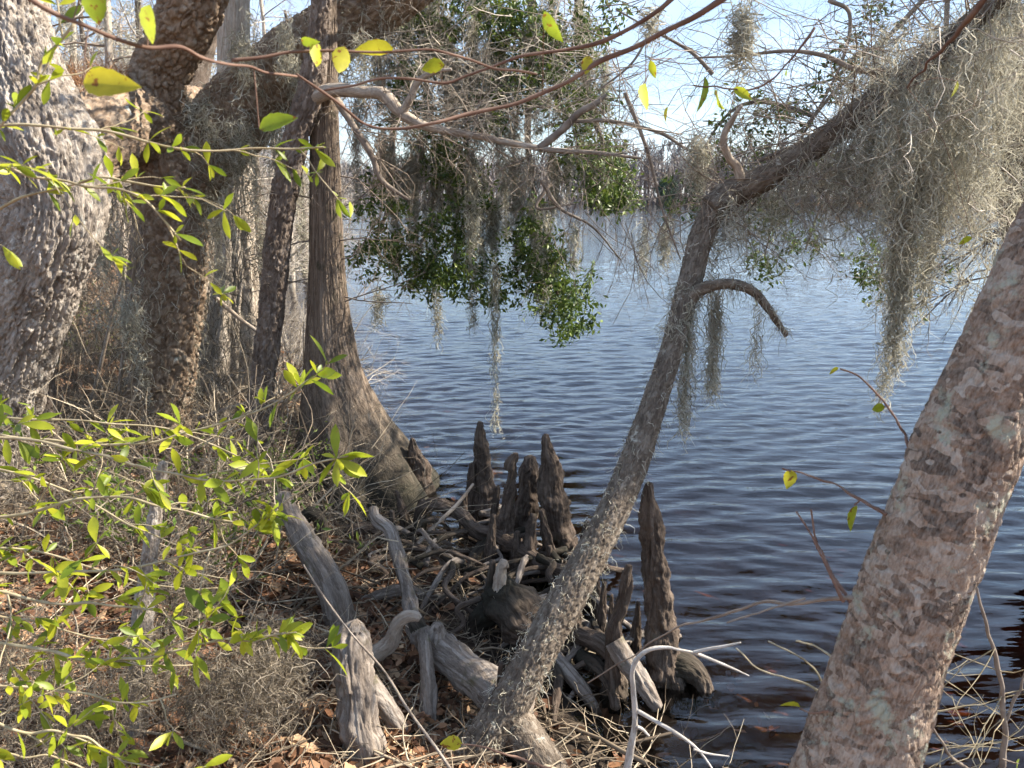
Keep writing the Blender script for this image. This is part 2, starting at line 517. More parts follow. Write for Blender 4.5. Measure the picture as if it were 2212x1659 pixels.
def bed_mat():
    m, t, b = nodes('lake_bed_silt')
    tc = nd(t, 'ShaderNodeTexCoord')
    n1 = nd(t, 'ShaderNodeTexNoise', Scale=1.6, Detail=7, Roughness=0.65)
    t.links.new(tc.outputs['Object'], n1.inputs['Vector'])
    c1 = ramp(t, n1.outputs['Fac'], [(0.32, (0.04, 0.026, 0.017)), (0.55, (0.12, 0.078, 0.048)), (0.72, (0.24, 0.18, 0.12))])
    t.links.new(c1, b.inputs['Base Color'])
    b.inputs['Roughness'].default_value = 0.95
    return m

def water_mat():
    m = bpy.data.materials.new('tannin_water')
    m.use_nodes = True
    t = m.node_tree
    t.nodes.clear()
    out = t.nodes.new('ShaderNodeOutputMaterial')
    tc = nd(t, 'ShaderNodeTexCoord')
    # fine wind ripples (the larger waves are in the mesh): long crests across the view
    mp = nd(t, 'ShaderNodeMapping')
    mp.inputs['Rotation'].default_value = (0, 0, 0.12)
    mp.inputs['Scale'].default_value = (3.6, 12.0, 1)
    t.links.new(tc.outputs['Object'], mp.inputs['Vector'])
    n = nd(t, 'ShaderNodeTexNoise', Scale=1.0, Detail=2.0, Roughness=0.45)
    t.links.new(mp.outputs[0], n.inputs['Vector'])
    bp = nd(t, 'ShaderNodeBump', Strength=1.0, Distance=0.011)
    t.links.new(n.outputs['Fac'], bp.inputs['Height'])
    fr = nd(t, 'ShaderNodeFresnel', IOR=1.42)
    t.links.new(bp.outputs[0], fr.inputs['Normal'])
    gl = nd(t, 'ShaderNodeBsdfGlossy', Roughness=0.03)
    gl.inputs['Color'].default_value = (1, 1, 1, 1)
    t.links.new(bp.outputs[0], gl.inputs['Normal'])
    tr = nd(t, 'ShaderNodeBsdfTransparent')
    tr.inputs[0].default_value = (0.96, 0.93, 0.88, 1)
    mx = nd(t, 'ShaderNodeMixShader')
    t.links.new(fr.outputs[0], mx.inputs[0])
    t.links.new(tr.outputs[0], mx.inputs[1])
    t.links.new(gl.outputs[0], mx.inputs[2])
    t.links.new(mx.outputs[0], out.inputs['Surface'])
    va = nd(t, 'ShaderNodeVolumeAbsorption', Density=2.3)
    va.inputs[0].default_value = (0.80, 0.52, 0.32, 1)
    t.links.new(va.outputs[0], out.inputs['Volume'])
    return m

# ------------------------------------------------------------------ terrain and water
SHORE = np.array([(60, -30), (14, -6), (6.0, -0.6), (3.0, 0.7), (1.5, 1.9), (0.75, 2.55), (0.36, 3.0), (0.26, 3.4), (0.0, 3.9), (-0.25, 4.7), (-0.70, 5.25), (-1.2, 5.7),
                  (-1.65, 6.6), (-2.2, 8.4), (-3.3, 11.5), (-5.2, 15), (-7.0, 21), (-9.5, 33), (-14, 52), (-30, 95), (-90, 190), (-220, 262), (0, 268), (150, 258), (420, 215), (420, -80), (120, -60)], float)

def lake_sd(x, y):
    """signed distance to the shoreline: positive on land"""
    p = np.stack([x, y], -1)
    d = np.full(x.shape, 1e9)
    inside = np.zeros(x.shape, bool)
    n = len(SHORE)
    for i in range(n):
        a, b = SHORE[i], SHORE[(i + 1) % n]
        ab = b - a
        t = np.clip(((p - a) @ ab) / (ab @ ab), 0, 1)
        q = p - a - t[..., None] * ab
        d = np.minimum(d, np.sqrt((q ** 2).sum(-1)))
        c = (a[1] > y) != (b[1] > y)
        xi = (b[0] - a[0]) * (y - a[1]) / (b[1] - a[1] + 1e-12) + a[0]
        inside ^= c & (x < xi)
    return np.where(inside, -d, d)

def height(x, y):
    x = np.asarray(x, float)
    y = np.asarray(y, float)
    d = lake_sd(x, y)
    p3 = np.stack([x, y, np.zeros_like(x)], -1)
    n = fbm(p3 * 1.3, 3, 3) * 0.10 + fbm(p3 * 6.0, 3, 5) * 0.05
    land = 0.02 + 0.16 * np.minimum(d, 3.0) + 0.06 * np.clip(d - 3, 0, 8) + 0.01 * np.clip(d - 11, 0, 60)
    bed = -0.01 + np.maximum(0.21 * d, -1.2 + 0.02 * np.maximum(d, -60))
    shelf = np.exp(-(((x + 0.6) / 1.3) ** 2 + ((y - 8.0) / 1.6) ** 2))
    bed = bed * (1 - 0.75 * shelf)
    h = np.where(d > 0, land, bed)
    return h + n * np.where(d > 0, np.clip(0.2 + d, 0, 1.0), 0.2 + 0.15 * np.clip(-d, 0, 4))

def GP(px, py):
    """ground (or lake bed) point seen at a photo position"""
    lo, hi = 0.8, 60.0
    Ys = np.concatenate([np.linspace(0.8, 12, 400), np.linspace(12.1, 80, 200)])
    pts = np.array([P(px, py, Y) for Y in Ys])
    below = pts[:, 2] < height(pts[:, 0], pts[:, 1])
    k = np.argmax(below) if below.any() else len(Ys) - 1
    return pts[k]

def sinh_axis(c, lo, hi, a, n):
    return c + a * np.sinh(np.linspace(np.arcsinh((lo - c) / a), np.arcsinh((hi - c) / a), n))

gx = sinh_axis(-0.6, -700, 700, 0.7, 330)
gy = sinh_axis(4.0, -60, 900, 0.7, 320)
X, Y = np.meshgrid(gx, gy)
Z = height(X, Y)
nx, ny = len(gx), len(gy)
i = np.arange(ny - 1)[:, None]
j = np.arange(nx - 1)[None]
GF = np.stack([i * nx + j, i * nx + j + 1, (i + 1) * nx + j + 1, (i + 1) * nx + j], -1).reshape(-1, 4)
sdg = lake_sd(X, Y)
gmat, bmat = ground_mat(), bed_mat()
g = mk('ground', np.stack([X, Y, Z], -1), GF, gmat, origin=(0, 0, 0))
g.data.materials.append(bmat)
fd = sdg.ravel()[GF].mean(1)
g.data.polygons.foreach_set('material_index', (fd < -0.12).astype(np.int32))
tag(g, 'brown bank of leafy soil running down into the shallow lake', 'ground', kind='structure')

wx0, wx1, wy0, wy1, wz = -230.0, 430.0, -30.0, 275.0, -12.0
wys = np.concatenate([[wy0, -5, -1, 0.5, 1.5], np.geomspace(2.2, 60, 560), np.geomspace(66, wy1, 24)])
wus = np.concatenate([[-1.6, -1.0], np.linspace(-0.62, 0.80, 300), [1.1, 1.7]])
WX = np.zeros((len(wys), len(wus) + 2))
WX[:, 1:-1] = np.clip(np.maximum(wys, 2.2)[:, None] * wus[None], wx0 + 1, wx1 - 1)
WX[:, 0], WX[:, -1] = wx0, wx1
WY = np.repeat(wys[:, None], WX.shape[1], 1)
def waves(x, y):
    z = 0
    wr = np.random.default_rng(3)
    for lam, amp, n in ((0.62, 0.0048, 4), (0.30, 0.0064, 8), (0.16, 0.0030, 9)):
        for k in range(n):
            a = math.pi / 2 + 0.16 + wr.normal() * 0.33       # direction of travel: towards the viewer, slightly turned
            l = lam * math.exp(wr.normal() * 0.18)
            g_ = 0.6 + 0.7 * vnoise(np.stack([x * 0.5 + k * 9, y * 0.8, x * 0 + lam * 7], -1), 60 + k)
            ph = 6.283 / l * (x * math.cos(a) + y * math.sin(a)) + wr.random() * 6.28 + 1.6 * vnoise(np.stack([x * 1.1, y * 1.6, x * 0 + k], -1), 80 + k)
            sn = np.sin(ph)
            z = z + amp * np.clip(g_, 0.05, 2) * (sn + 0.25 * np.cos(2 * ph)) / math.sqrt(n) * 1.3
    return z
WZ = waves(WX, WY) * np.clip(1.25 - WY / 48, 0, 1) * (WY > 1.6)
WZ *= np.clip(-lake_sd(WX, WY) * 1.4 + 0.15, 0.04, 1)
WZ[:, 0] = WZ[:, -1] = 0
nr_, nc_ = WX.shape
ii = np.arange(nr_ - 1)[:, None]
jj_ = np.arange(nc_ - 1)[None]
wf = np.stack([ii * nc_ + jj_, ii * nc_ + jj_ + 1, (ii + 1) * nc_ + jj_ + 1, (ii + 1) * nc_ + jj_], -1).reshape(-1, 4)
wv = np.stack([WX, WY, WZ], -1).reshape(-1, 3)
b0 = len(wv)
wv = np.vstack([wv, [(wx0, wy0, wz), (wx1, wy0, wz), (wx1, wy1, wz), (wx0, wy1, wz)]])
# side walls hidden in the banks close the body of water
ed = [[(r * nc_, (r + 1) * nc_, b0) for r in range(nr_ - 1)] + [((nr_ - 1) * nc_, b0 + 3, b0)],
      [((r + 1) * nc_ + nc_ - 1, r * nc_ + nc_ - 1, b0 + 2) for r in range(nr_ - 1)] + [(nc_ - 1, b0 + 1, b0 + 2)],
      [(c + 1, c, b0 + 1) for c in range(nc_ - 1)] + [(0, b0, b0 + 1)],
      [((nr_ - 1) * nc_ + c, (nr_ - 1) * nc_ + c + 1, b0 + 3) for c in range(nc_ - 1)] + [((nr_ - 1) * nc_ + nc_ - 1, b0 + 2, b0 + 3)]]
wtri = np.array([t_ for e_ in ed for t_ in e_] + [(b0, b0 + 3, b0 + 2), (b0, b0 + 2, b0 + 1)])
wt = mk('lake_water', wv, [wf, wtri], water_mat(), origin=(0, 0, 0))
tag(wt, 'rippled blue lake water, red brown in the shallows', 'water', kind='structure')

# ------------------------------------------------------------------ bark relief
def d_plates(amp=0.014, cell=22, aspect=0.55, seed=1, fl=None, sharp=5.0):
    def f(bk, th, s, r, pos):
        q = bk * np.array([cell, cell, cell * aspect])
        wp = bk * np.array([1, 1, 0.6]) * cell * 0.7
        q = q + np.stack([fbm(wp, 2, seed + 9), fbm(wp + 31, 2, seed + 19), fbm(wp + 57, 2, seed + 29)], -1) * 1.5
        d1, d2, c = worley(q, seed)
        e = np.clip((d2 - d1) * sharp, 0, 1)
        e = e * e * (3 - 2 * e)
        o = (e * (0.55 + 0.6 * c) - 0.5) * amp + fbm(bk * 3.0, 3, seed + 4) * r * 0.14 + fbm(bk * 60, 2, seed + 6) * amp * 0.35
        return o + (fl(bk, th, s, r) if fl else 0)
    return f

def d_ridges(amp=0.008, fx=45, fz=4, seed=1, lump=0.12, fl=None):
    def f(bk, th, s, r, pos):
        q = bk * np.array([fx, fx, fz])
        q = q + fbm(bk * 5, 2, seed + 9)[..., None] * 1.2
        n = 1 - np.abs(fbm(q, 3, seed)) * 3.0
        o = np.clip(n, -0.6, 1) * amp + fbm(bk * np.array([4, 4, 2.2]), 3, seed + 4) * r * lump
        return o + (fl(bk, th, s, r) if fl else 0)
    return f

def d_both(f1, f2):
    return lambda bk, th, s, r, pos: f1(bk, th, s, r, pos) + f2(bk, th, s, r, pos)

def d_knee(amp=0.011, seed=1, lump=0.4, fl=None):
    def f(bk, th, s, r, pos):
        q = bk * np.array([46, 46, 4.5]) + fbm(bk * np.array([9, 9, 7]), 2, seed + 9)[..., None] * 1.8
        n = np.clip(1 - np.abs(fbm(q, 3, seed)) * 3.4, -0.8, 1)
        tw = th + s * 1.5
        u = np.stack(np.broadcast_arrays(np.cos(tw) * 1.1 + 5, np.sin(tw) * 1.1 + 5, s * 11 + seed), -1)
        o = n * np.minimum(amp, r * 0.22) + fbm(u, 3, seed + 4) * r * lump * 1.3 + fbm(bk * 70, 2, seed + 6) * amp * 0.3
        return o + (fl(bk, th, s, r) if fl else 0)
    return f

def trunk(ctrl, rpx, rings, seg, disp=None, tip=True, level=False):
    """ctrl rows (px, py, Y) on the photo grid, radius in photo pixels"""
    pts = [P(*c) for c in ctrl]
    rad = [r * mpp(*c) for r, c in zip(rpx, ctrl)]
    return tube(pts, rad, rings, seg, disp, tip, level)

def mkt(name, t, mat, parent=None):
    V, F, bk = t
    return mk(name, V, F, mat, parent, attrs={'bk': bk})

def path(ctrl, n=200):
    return spline(np.array([P(*c) for c in ctrl]), n)

# ------------------------------------------------------------------ moss
def festoon(tops, L, wid, n, sw=0.0035, curl=0.016, K=7, taper=0.75):
    """strands of one hanging tuft: tops (m,3) anchor points, L length, wid half width (m)"""
    tops = np.atleast_2d(tops)
    a = tops[rng.integers(0, len(tops), n)]
    t0 = rng.random(n) ** 1.1 * 0.93
    l = np.minimum(L * 0.5, 0.07 + 0.17 * rng.random(n)) * (1.15 - 0.5 * t0)
    prof = wid * np.clip(1.0 - taper * t0, 0.12, 1) * (0.45 + 0.55 * np.minimum(1, t0 * 5 + 0.3))
    off = rng.normal(size=(n, 3)) * 0.55
    off[:, 2] = 0
    st = a + off * prof[:, None]
    st[:, 2] = a[:, 2] - t0 * L + rng.normal(size=n) * 0.02
    u = np.linspace(0, 1, K)[None, :]
    Pn = np.repeat(st[:, None], K, 1)
    Pn[..., 2] -= u * l[:, None]
    jit = np.cumsum(rng.normal(size=(n, K, 3)) * curl * 1.0, 1)
    jit[..., 2] *= 0.8
    ph = rng.random((n, 1)) * 6.28
    fr = 6 + rng.random((n, 1)) * 9
    jit[..., 0] += np.sin(ph + fr * u) * curl
    jit[..., 1] += np.cos(ph * 1.7 + fr * u) * curl
    Pn = Pn + jit
    R = sw * (1.0 - 0.55 * u) * (0.6 + 0.8 * rng.random((n, 1)))
    return Pn, R

def coat(V, Nn, n, l=0.06, sw=0.002, K=6, hang=0.5):
    """short curls standing off a surface"""
    k = rng.integers(0, len(V), n)
    p, d = V[k], Nn[k]
    d = norm(d + rng.normal(size=d.shape) * 0.7)
    u = np.linspace(0, 1, K)[None, :, None]
    ll = (l * (0.4 + 1.1 * rng.random(n)))[:, None, None]
    Pn = p[:, None] + d[:, None] * u * ll * 0.7
    Pn = Pn + np.cumsum(rng.normal(size=(n, K, 3)) * l * 0.13, 1)
    Pn[..., 2] -= (u ** 2 * ll * hang)[..., 0]
    R = sw * (1.0 - 0.5 * u[..., 0]) * (0.6 + 0.8 * rng.random((n, 1)))
    return Pn, R

def strands_obj(name, lst, mat=None, parent=None, sides=2):
    byK = {}
    for Pn, R in lst:
        byK.setdefault(Pn.shape[1], []).append((Pn, np.broadcast_to(R, Pn.shape[:2])))
    Vs, Fs, Rs, k = [], [], [], 0
    for K, l in byK.items():
        V, F, r = batch(np.concatenate([a for a, b in l]), np.concatenate([b for a, b in l]), sides)
        Vs.append(V)
        Fs.append(F + k)
        Rs.append(r)
        k += len(V)
    V = np.vstack(Vs)
    top = V[np.argmax(V[:, 2])]
    return mk(name, V, [np.vstack(Fs)], mat or M['moss'], parent, origin=top, attrs={'rnd': np.concatenate(Rs)})

# ------------------------------------------------------------------ twigs and leaves
def twigs(starts, dirs, length, rad, depth=3, kids=4, droop=0.0, wander=0.18, spread=0.75, K=6, taper=0.55, kmin=0.15):
    """repeated branching from many starts at once -> list of (P, R) batches"""
    out = []
    p = np.atleast_2d(starts).astype(float)
    d = norm(np.atleast_2d(dirs).astype(float))
    L = np.broadcast_to(np.asarray(length, float), (len(p),)).copy()
    r = np.broadcast_to(np.asarray(rad, float), (len(p),)).copy()
    for lev in range(depth):
        n = len(p)
        st = (L / (K - 1))[:, None]
        Pn = np.zeros((n, K, 3))
        Pn[:, 0] = p
        dd = d.copy()
        for k in range(1, K):
            dd = norm(dd + rng.normal(size=(n, 3)) * wander + np.array([0, 0, -droop]))
            Pn[:, k] = Pn[:, k - 1] + dd * st
        u = np.linspace(0, 1, K)[None]
        R = r[:, None] * (1 - taper * u)
        out.append((Pn, R))
        if lev == depth - 1:
            break
        c = np.repeat(np.arange(n), kids)
        t = kmin + (1 - kmin) * rng.random(len(c))
        f = t * (K - 1)
        k = np.minimum(f.astype(int), K - 2)
        fr = (f - k)[:, None]
        p = Pn[c, k] * (1 - fr) + Pn[c, k + 1] * fr
        T = norm(Pn[c, k + 1] - Pn[c, k])
        d = norm(T * (1 - spread * 0.4) + norm(rng.normal(size=T.shape)) * spread)
        L = L[c] * (0.35 + 0.35 * rng.random(len(c))) * (1.1 - 0.4 * t)
        r = r[c] * (1 - taper * t) * 0.6
    return out

def leaf_mass(c, size, aspect=0.42, up=0.4, var=0.4):
    """small folded leaves at the points c; each 4 triangles"""
    n = len(c)
    ax = norm(rng.normal(size=(n, 3)) + np.array([0, 0, -0.25]))
    nr = norm(rng.normal(size=(n, 3)) + np.array([0, 0, up]))
    sd = norm(np.cross(ax, nr))
    nr = np.cross(sd, ax)
    L = (size * (1 - var + 2 * var * rng.random(n)))[:, None]
    wd = L * aspect * 0.5
    base = c
    mid = c + ax * L * 0.52 - nr * L * 0.06
    tip = c + ax * L - nr * L * 0.02
    V = np.stack([base, mid + sd * wd + nr * wd * 0.35, mid, mid - sd * wd + nr * wd * 0.35, tip], 1).reshape(-1, 3)
    b = (np.arange(n) * 5)[:, None]
    F = np.vstack([b + np.array([0, 1, 2]), b + np.array([0, 2, 3]), b + np.array([1, 4, 2]), b + np.array([2, 4, 3])])
    return V, F, np.repeat(rng.random(n), 5)

def leaf_obj(name, c, size, mat, parent, **kw):
    V, F, r = leaf_mass(c, size, **kw)
    return mk(name, V, [F], mat, parent, origin=np.mean(c, 0), smooth=False, attrs={'rnd': r})

def blob(center, rad, n, hollow=0.3):
    v = norm(rng.normal(size=(n, 3))) * (hollow + (1 - hollow) * rng.random((n, 1)) ** 0.6)
    return np.asarray(center) + v * np.asarray(rad)

def clumps(centers, rads, nsub, nleaf, subr):
    """leaf positions: sub-clusters inside larger lumps, so that gaps stay open"""
    out = []
    for c, r in zip(centers, rads):
        for s in blob(c, r, nsub):
            out.append(s + rng.normal(size=(nleaf, 3)) * subr * np.array([1, 1, 0.8]))
    return np.vstack(out)

def tips(tw, n, lev=None):
    """points along the last batch(es) of a twig system"""
    Pn = np.concatenate([a for a, b in (tw[-2:] if lev is None else tw[lev:])])
    q = rng.integers(0, len(Pn), n)
    k = rng.integers(1, Pn.shape[1], n)
    return Pn[q, k]

def leaf_mesh(name, mat, L, Wd, bend=0.15, fold=0.25, peak=0.6, notch=0.0, teeth=0):
    """one larger leaf as its own mesh: base at the origin, tip along +X"""
    n = 7 if not teeth else 11
    V, F = [], []
    for k in range(n):
        t = k / (n - 1)
        wv_ = Wd * 0.5 * max(0.02, (math.sin(math.pi * t ** (math.log(0.5) / math.log(peak)))) ** 0.85) * (1 - (0.09 if (teeth and k % 2) else 0))
        z = -bend * L * t * t
        V += [(L * t, wv_, z + fold * wv_), (L * t, 0, z), (L * t, -wv_, z + fold * wv_)]
    for k in range(n - 1):
        a = k * 3
        F += [(a, a + 1, a + 4, a + 3), (a + 1, a + 2, a + 5, a + 4)]
    me = bpy.data.meshes.new(name)
    me.from_pydata(V, [], F)
    me.polygons.foreach_set('use_smooth', [True] * len(F))
    me.materials.append(mat)
    return me

def place_leaf(mesh, name, pos, direction, parent, scale=1.0, roll=None, up=(0, 0, 1)):
    d = Vector(direction).normalized()
    q = d.to_track_quat('X', 'Z')
    o = bpy.data.objects.new(name, mesh)
    COL.objects.link(o)
    o.rotation_mode = 'QUATERNION'
    from mathutils import Quaternion
    if roll is None:
        roll = rng.normal() * 0.9
    o.rotation_quaternion = Quaternion(d, roll) @ q
    o.scale = (scale, scale, scale)
    put(o, pos, parent)
    return o

# ------------------------------------------------------------------ the trees on the bank
# big pale oak at the edge of the picture: leaning trunk that divides into an upright stem and a level limb
def flute(n, amp, z0, seed=0, ph=0.0):
    """buttress folds that grow towards the foot (s = 0)"""
    def f(bk, th, s, r):
        k = np.exp(-s / z0)
        return r * amp * k * (np.cos(n * th + ph + 0.8 * np.sin(th * 2 + seed)) + 0.5 * np.cos((n + 3) * th + seed))
    return f

oak = thing('live_oak', 'massive pale barked oak with a level limb reaching behind the plated trunk', 'tree', P(-90, 1010, 4.8))
mkt('trunk', trunk([(-120, 1080, 4.9), (-40, 900, 4.85), (30, 720, 4.75), (85, 560, 4.7), (115, 450, 4.7), (90, 330, 4.75), (45, 180, 4.85), (20, 40, 4.95), (10, -120, 5.05)],
                    [140, 104, 90, 88, 99, 116, 90, 78, 70], 480, 340, d_both(d_ridges(0.016, 30, 5.0, 3, 0.05), d_plates(0.016, 34, 0.30, 4, sharp=6))), M['oak'], oak)
mkt('limb', trunk([(60, 420, 4.75), (140, 330, 5.0), (220, 270, 5.6), (320, 265, 6.6), (430, 270, 7.6), (520, 250, 8.4)],
                   [105, 108, 92, 82, 72, 60], 200, 150, d_plates(0.030, 24, 0.6, 5)), M['plated'], oak)
# dry ferns along the top of the limb
fl = path([(140, 330, 5.0), (220, 270, 5.6), (320, 265, 6.6)], 60)
fp = fl[rng.integers(10, 58, 420)] + np.array([0, -0.10, 0.0]) + rng.normal(size=(420, 3)) * np.array([0.03, 0.10, 0.05])
fp[:, 2] += 0.23
ftw = twigs(fp, rng.normal(size=(420, 3)) * 0.5 + np.array([0, 0, 0.9]), 0.13, 0.003, 2, 7, 0.12, 0.15, 0.8, 5)
fern = strands_obj('resurrection_fern', ftw, M['fern'])
tag(fern, 'dry rust brown ferns growing along the top of the level oak limb', 'fern', kind='stuff')

# plated trunk in the middle of the left half, forking above
plated = thing('plated_bark_tree', 'sturdy brown trunk with scaly bark plates, forked above, draped with moss', 'tree', P(335, 945, 6.4))
mkt('trunk', trunk([(325, 965, 6.4), (340, 880, 6.4), (362, 760, 6.4), (378, 640, 6.4), (382, 520, 6.4), (360, 400, 6.4), (335, 280, 6.35), (345, 160, 6.3), (405, 40, 6.2), (450, -90, 6.1)],
                    [84, 66, 60, 58, 62, 66, 58, 56, 60, 55], 330, 170, d_plates(0.034, 19, 0.7, 11)), M['plated'], plated)
mkt('limb', trunk([(375, 470, 6.45), (430, 350, 6.6), (510, 250, 6.8), (610, 155, 6.9), (720, 70, 6.9), (860, -25, 6.9), (1010, -120, 7.0)],
                   [50, 72, 78, 72, 64, 58, 50], 260, 150, d_plates(0.030, 20, 0.7, 13)), M['plated'], plated)

# unseen branches and crown added above the view to dapple the bank
top = P(1010, -120, 7.0)
mid = P(860, -25, 6.9)
bl = [(top, (1, -0.2, 0.5)), (top, (0.7, 0.5, 0.6)), (top, (0.6, -0.6, 0.5)), (mid, (0.2, -0.6, 1)), (mid, (-0.4, 0.3, 1)), (P(450, -90, 6.1), (0.3, -0.3, 1)), (P(450, -90, 6.1), (-0.4, 0.4, 1)), (P(450, -90, 6.1), (0.9, 0.1, 0.7))]
ctw = twigs([b[0] for b in bl], [b[1] for b in bl], 2.4, 0.045, 4, 6, -0.03, 0.12, 0.75, 7)
for a_, b_ in ctw:
    lowz = CAMZ + 0.26 * a_[..., 1] + 0.12                 # keep it above the picture's upper edge
    a_[..., 2] = np.maximum(a_[..., 2], lowz)
strands_obj('shade_limbs', ctw, M['twig'], plated, 4)
cl = clumps(tips(ctw, 100), [(0.25, 0.25, 0.18)] * 100, 3, 10, 0.08)
leaf_obj('crown', cl[cl[:, 2] > CAMZ + 0.25 * cl[:, 1]], 0.075, M['oakleaf'], plated)

# pale fluted cypress behind
backc = thing('background_cypress', 'pale fluted cypress trunk standing behind the plated tree', 'tree', P(500, 880, 8.9))
mkt('trunk', trunk([(505, 885, 8.9), (505, 800, 8.9), (508, 700, 8.9), (510, 600, 8.9), (508, 480, 8.9), (505, 300, 8.9), (505, 100, 8.9), (505, -100, 8.9)],
                    [88, 64, 50, 41, 36, 33, 31, 30], 200, 150, d_ridges(0.016, 30, 2.5, 21, 0.06, flute(7, 0.36, 1.3, 2))), M['palecypress'], backc)

# flaky dark trunk, with the long pale branch reaching out over the lake
flaky = thing('flaky_bark_tree', 'slim dark trunk with peeling bark beside the cypress, sending a pale branch over the lake', 'tree', P(555, 1000, 6.0))
mkt('trunk', trunk([(550, 1005, 6.0), (558, 900, 6.0), (575, 760, 6.0), (590, 640, 6.0), (600, 520, 6.0), (618, 400, 6.0), (645, 280, 6.0), (672, 195, 6.0), (690, 60, 6.0), (700, -80, 6.0)],
                    [40, 27, 25, 26, 27, 26, 25, 26, 22, 20], 300, 90, d_plates(0.022, 30, 0.35, 17)), M['flaky'], flaky)
pb = [(672, 215, 6.0), (720, 195, 5.9), (790, 200, 5.8), (830, 205, 5.75), (862, 240, 5.7), (905, 268, 5.65), (960, 282, 5.6), (1040, 295, 5.55), (1120, 312, 5.5), (1200, 325, 5.45), (1290, 330, 5.4), (1385, 342, 5.35)]
mkt('branch', trunk(pb, [17, 14, 11, 13, 11, 9, 7.5, 7, 6, 5, 4, 2], 200, 20, d_ridges(0.004, 60, 12, 19, 0.22)), M['palebranch'], flaky)
mkt('branch', trunk([(868, 246, 5.68), (885, 215, 5.66), (905, 175, 5.63), (940, 155, 5.6), (975, 150, 5.57)], [9, 8, 7, 5, 3], 50, 12, d_ridges(0.002, 60, 12, 20, 0.2)), M['palebranch'], flaky)
mkt('branch', trunk([(1165, 320, 5.47), (1215, 280, 5.45), (1250, 245, 5.42), (1285, 225, 5.4), (1310, 205, 5.4)], [7, 7, 7, 6, 2], 60, 12, d_ridges(0.003, 60, 12, 22, 0.25)), M['twig'], flaky)
mkt('branch', trunk([(1235, 262, 5.44), (1320, 262, 5.4), (1420, 285, 5.35), (1480, 320, 5.3), (1530, 345, 5.3)], [4, 4, 3.5, 3, 1.5], 60, 8), M['twig'], flaky)
s_ = path(pb, 60)
q = s_[rng.integers(12, 58, 60)]
tw = twigs(q, rng.normal(size=(60, 3)) + np.array([0.7, 0, -0.2]), 0.55, 0.0045, 3, 4, 0.05, 0.2, 0.8)
strands_obj('twigs', tw, M['twig'], flaky, 3)

# the big cypress with its flared, fluted foot standing in the water
cyp = thing('bald_cypress', 'tall grey brown cypress with a widely flared fluted foot standing at the water', 'tree', P(720, 1060, 6.15))
def cyp_flare(bk, th, s, r):
    k = np.exp(-s / 0.75)
    a = np.cos(6 * th + 0.9 * np.sin(th + 1.0)) * 0.15 + 0.06 * np.cos(11 * th + 1)
    # a long toe runs out towards the water on the right
    toe = 0.28 * np.exp(-((np.angle(np.exp(1j * (th - TOE)))) / 0.40) ** 2) + 0.25 * np.exp(-((np.angle(np.exp(1j * (th - TOE + 0.9)))) / 0.30) ** 2)
    return r * (a * k + toe * np.exp(-s / 0.30)) + r * 0.035 * np.cos(6 * th + 0.9 * np.sin(th + 1.0)) * np.exp(-s / 1.6)
TOE = math.pi / 2
ct = trunk([(800, 1095, 6.15), (790, 1050, 6.15), (775, 1000, 6.15), (756, 950, 6.15), (741, 900, 6.15), (727, 840, 6.15), (718, 790, 6.15), (711, 690, 6.15), (707, 590, 6.15), (704, 480, 6.15), (702, 360, 6.15), (700, 240, 6.15), (700, 100, 6.15), (700, -90, 6.15)],
           [150, 142, 127, 108, 88, 70, 59, 46, 38, 34, 31, 29, 27, 25], 420, 260, d_ridges(0.0065, 62, 2.6, 31, 0.05, cyp_flare), level=True)
mkt('trunk', ct, M['cypress'], cyp)
q = np.array([P(x, y, 6.1) for x, y in ((735, 655), (742, 640), (730, 520), (690, 620), (735, 450), (735, 560), (680, 600), (690, 430), (735, 380), (672, 520))])
dr = np.array([(1, -.2, .3), (1, -.3, -.5), (1, -.2, .1), (-1, -.4, .1), (1, -.2, .2), (1, -.4, 0), (-1, -.3, 0), (-1, -.4, .1), (1, -.2, -.1), (-1, -.2, -.2)])
tw = twigs(q, dr, [0.75, 0.6, 0.6, 0.35, 0.6, 0.5, 0.5, 0.5, 0.7, 0.5], 0.007, 3, 7, 0.02, 0.16, 0.8)
strands_obj('twigs', tw, M['twig'], cyp, 3)
toe = [(900, 1010), (905, 985), (890, 948)]

# drooping dark bough by the cypress
mkt('branch', trunk([(703, 180, 6.1), (738, 232, 6.0), (765, 275, 5.95), (800, 330, 5.9), (822, 385, 5.9), (850, 410, 5.9), (885, 432, 5.9)], [9, 8, 7, 6, 5, 4, 2], 70, 12, d_ridges(0.003, 50, 10, 23, 0.2)), M['twig'], cyp)
s_ = path([(738, 232, 6.0), (765, 275, 5.95), (800, 330, 5.9), (822, 385, 5.9)], 30)
strands_obj('twigs', twigs(s_[rng.integers(5, 29, 16)], rng.normal(size=(16, 3)) * 0.5 + np.array([0.4, 0, -0.8]), 0.5, 0.005, 3, 4, 0.08, 0.2, 0.7), M['twig'], cyp, 3)

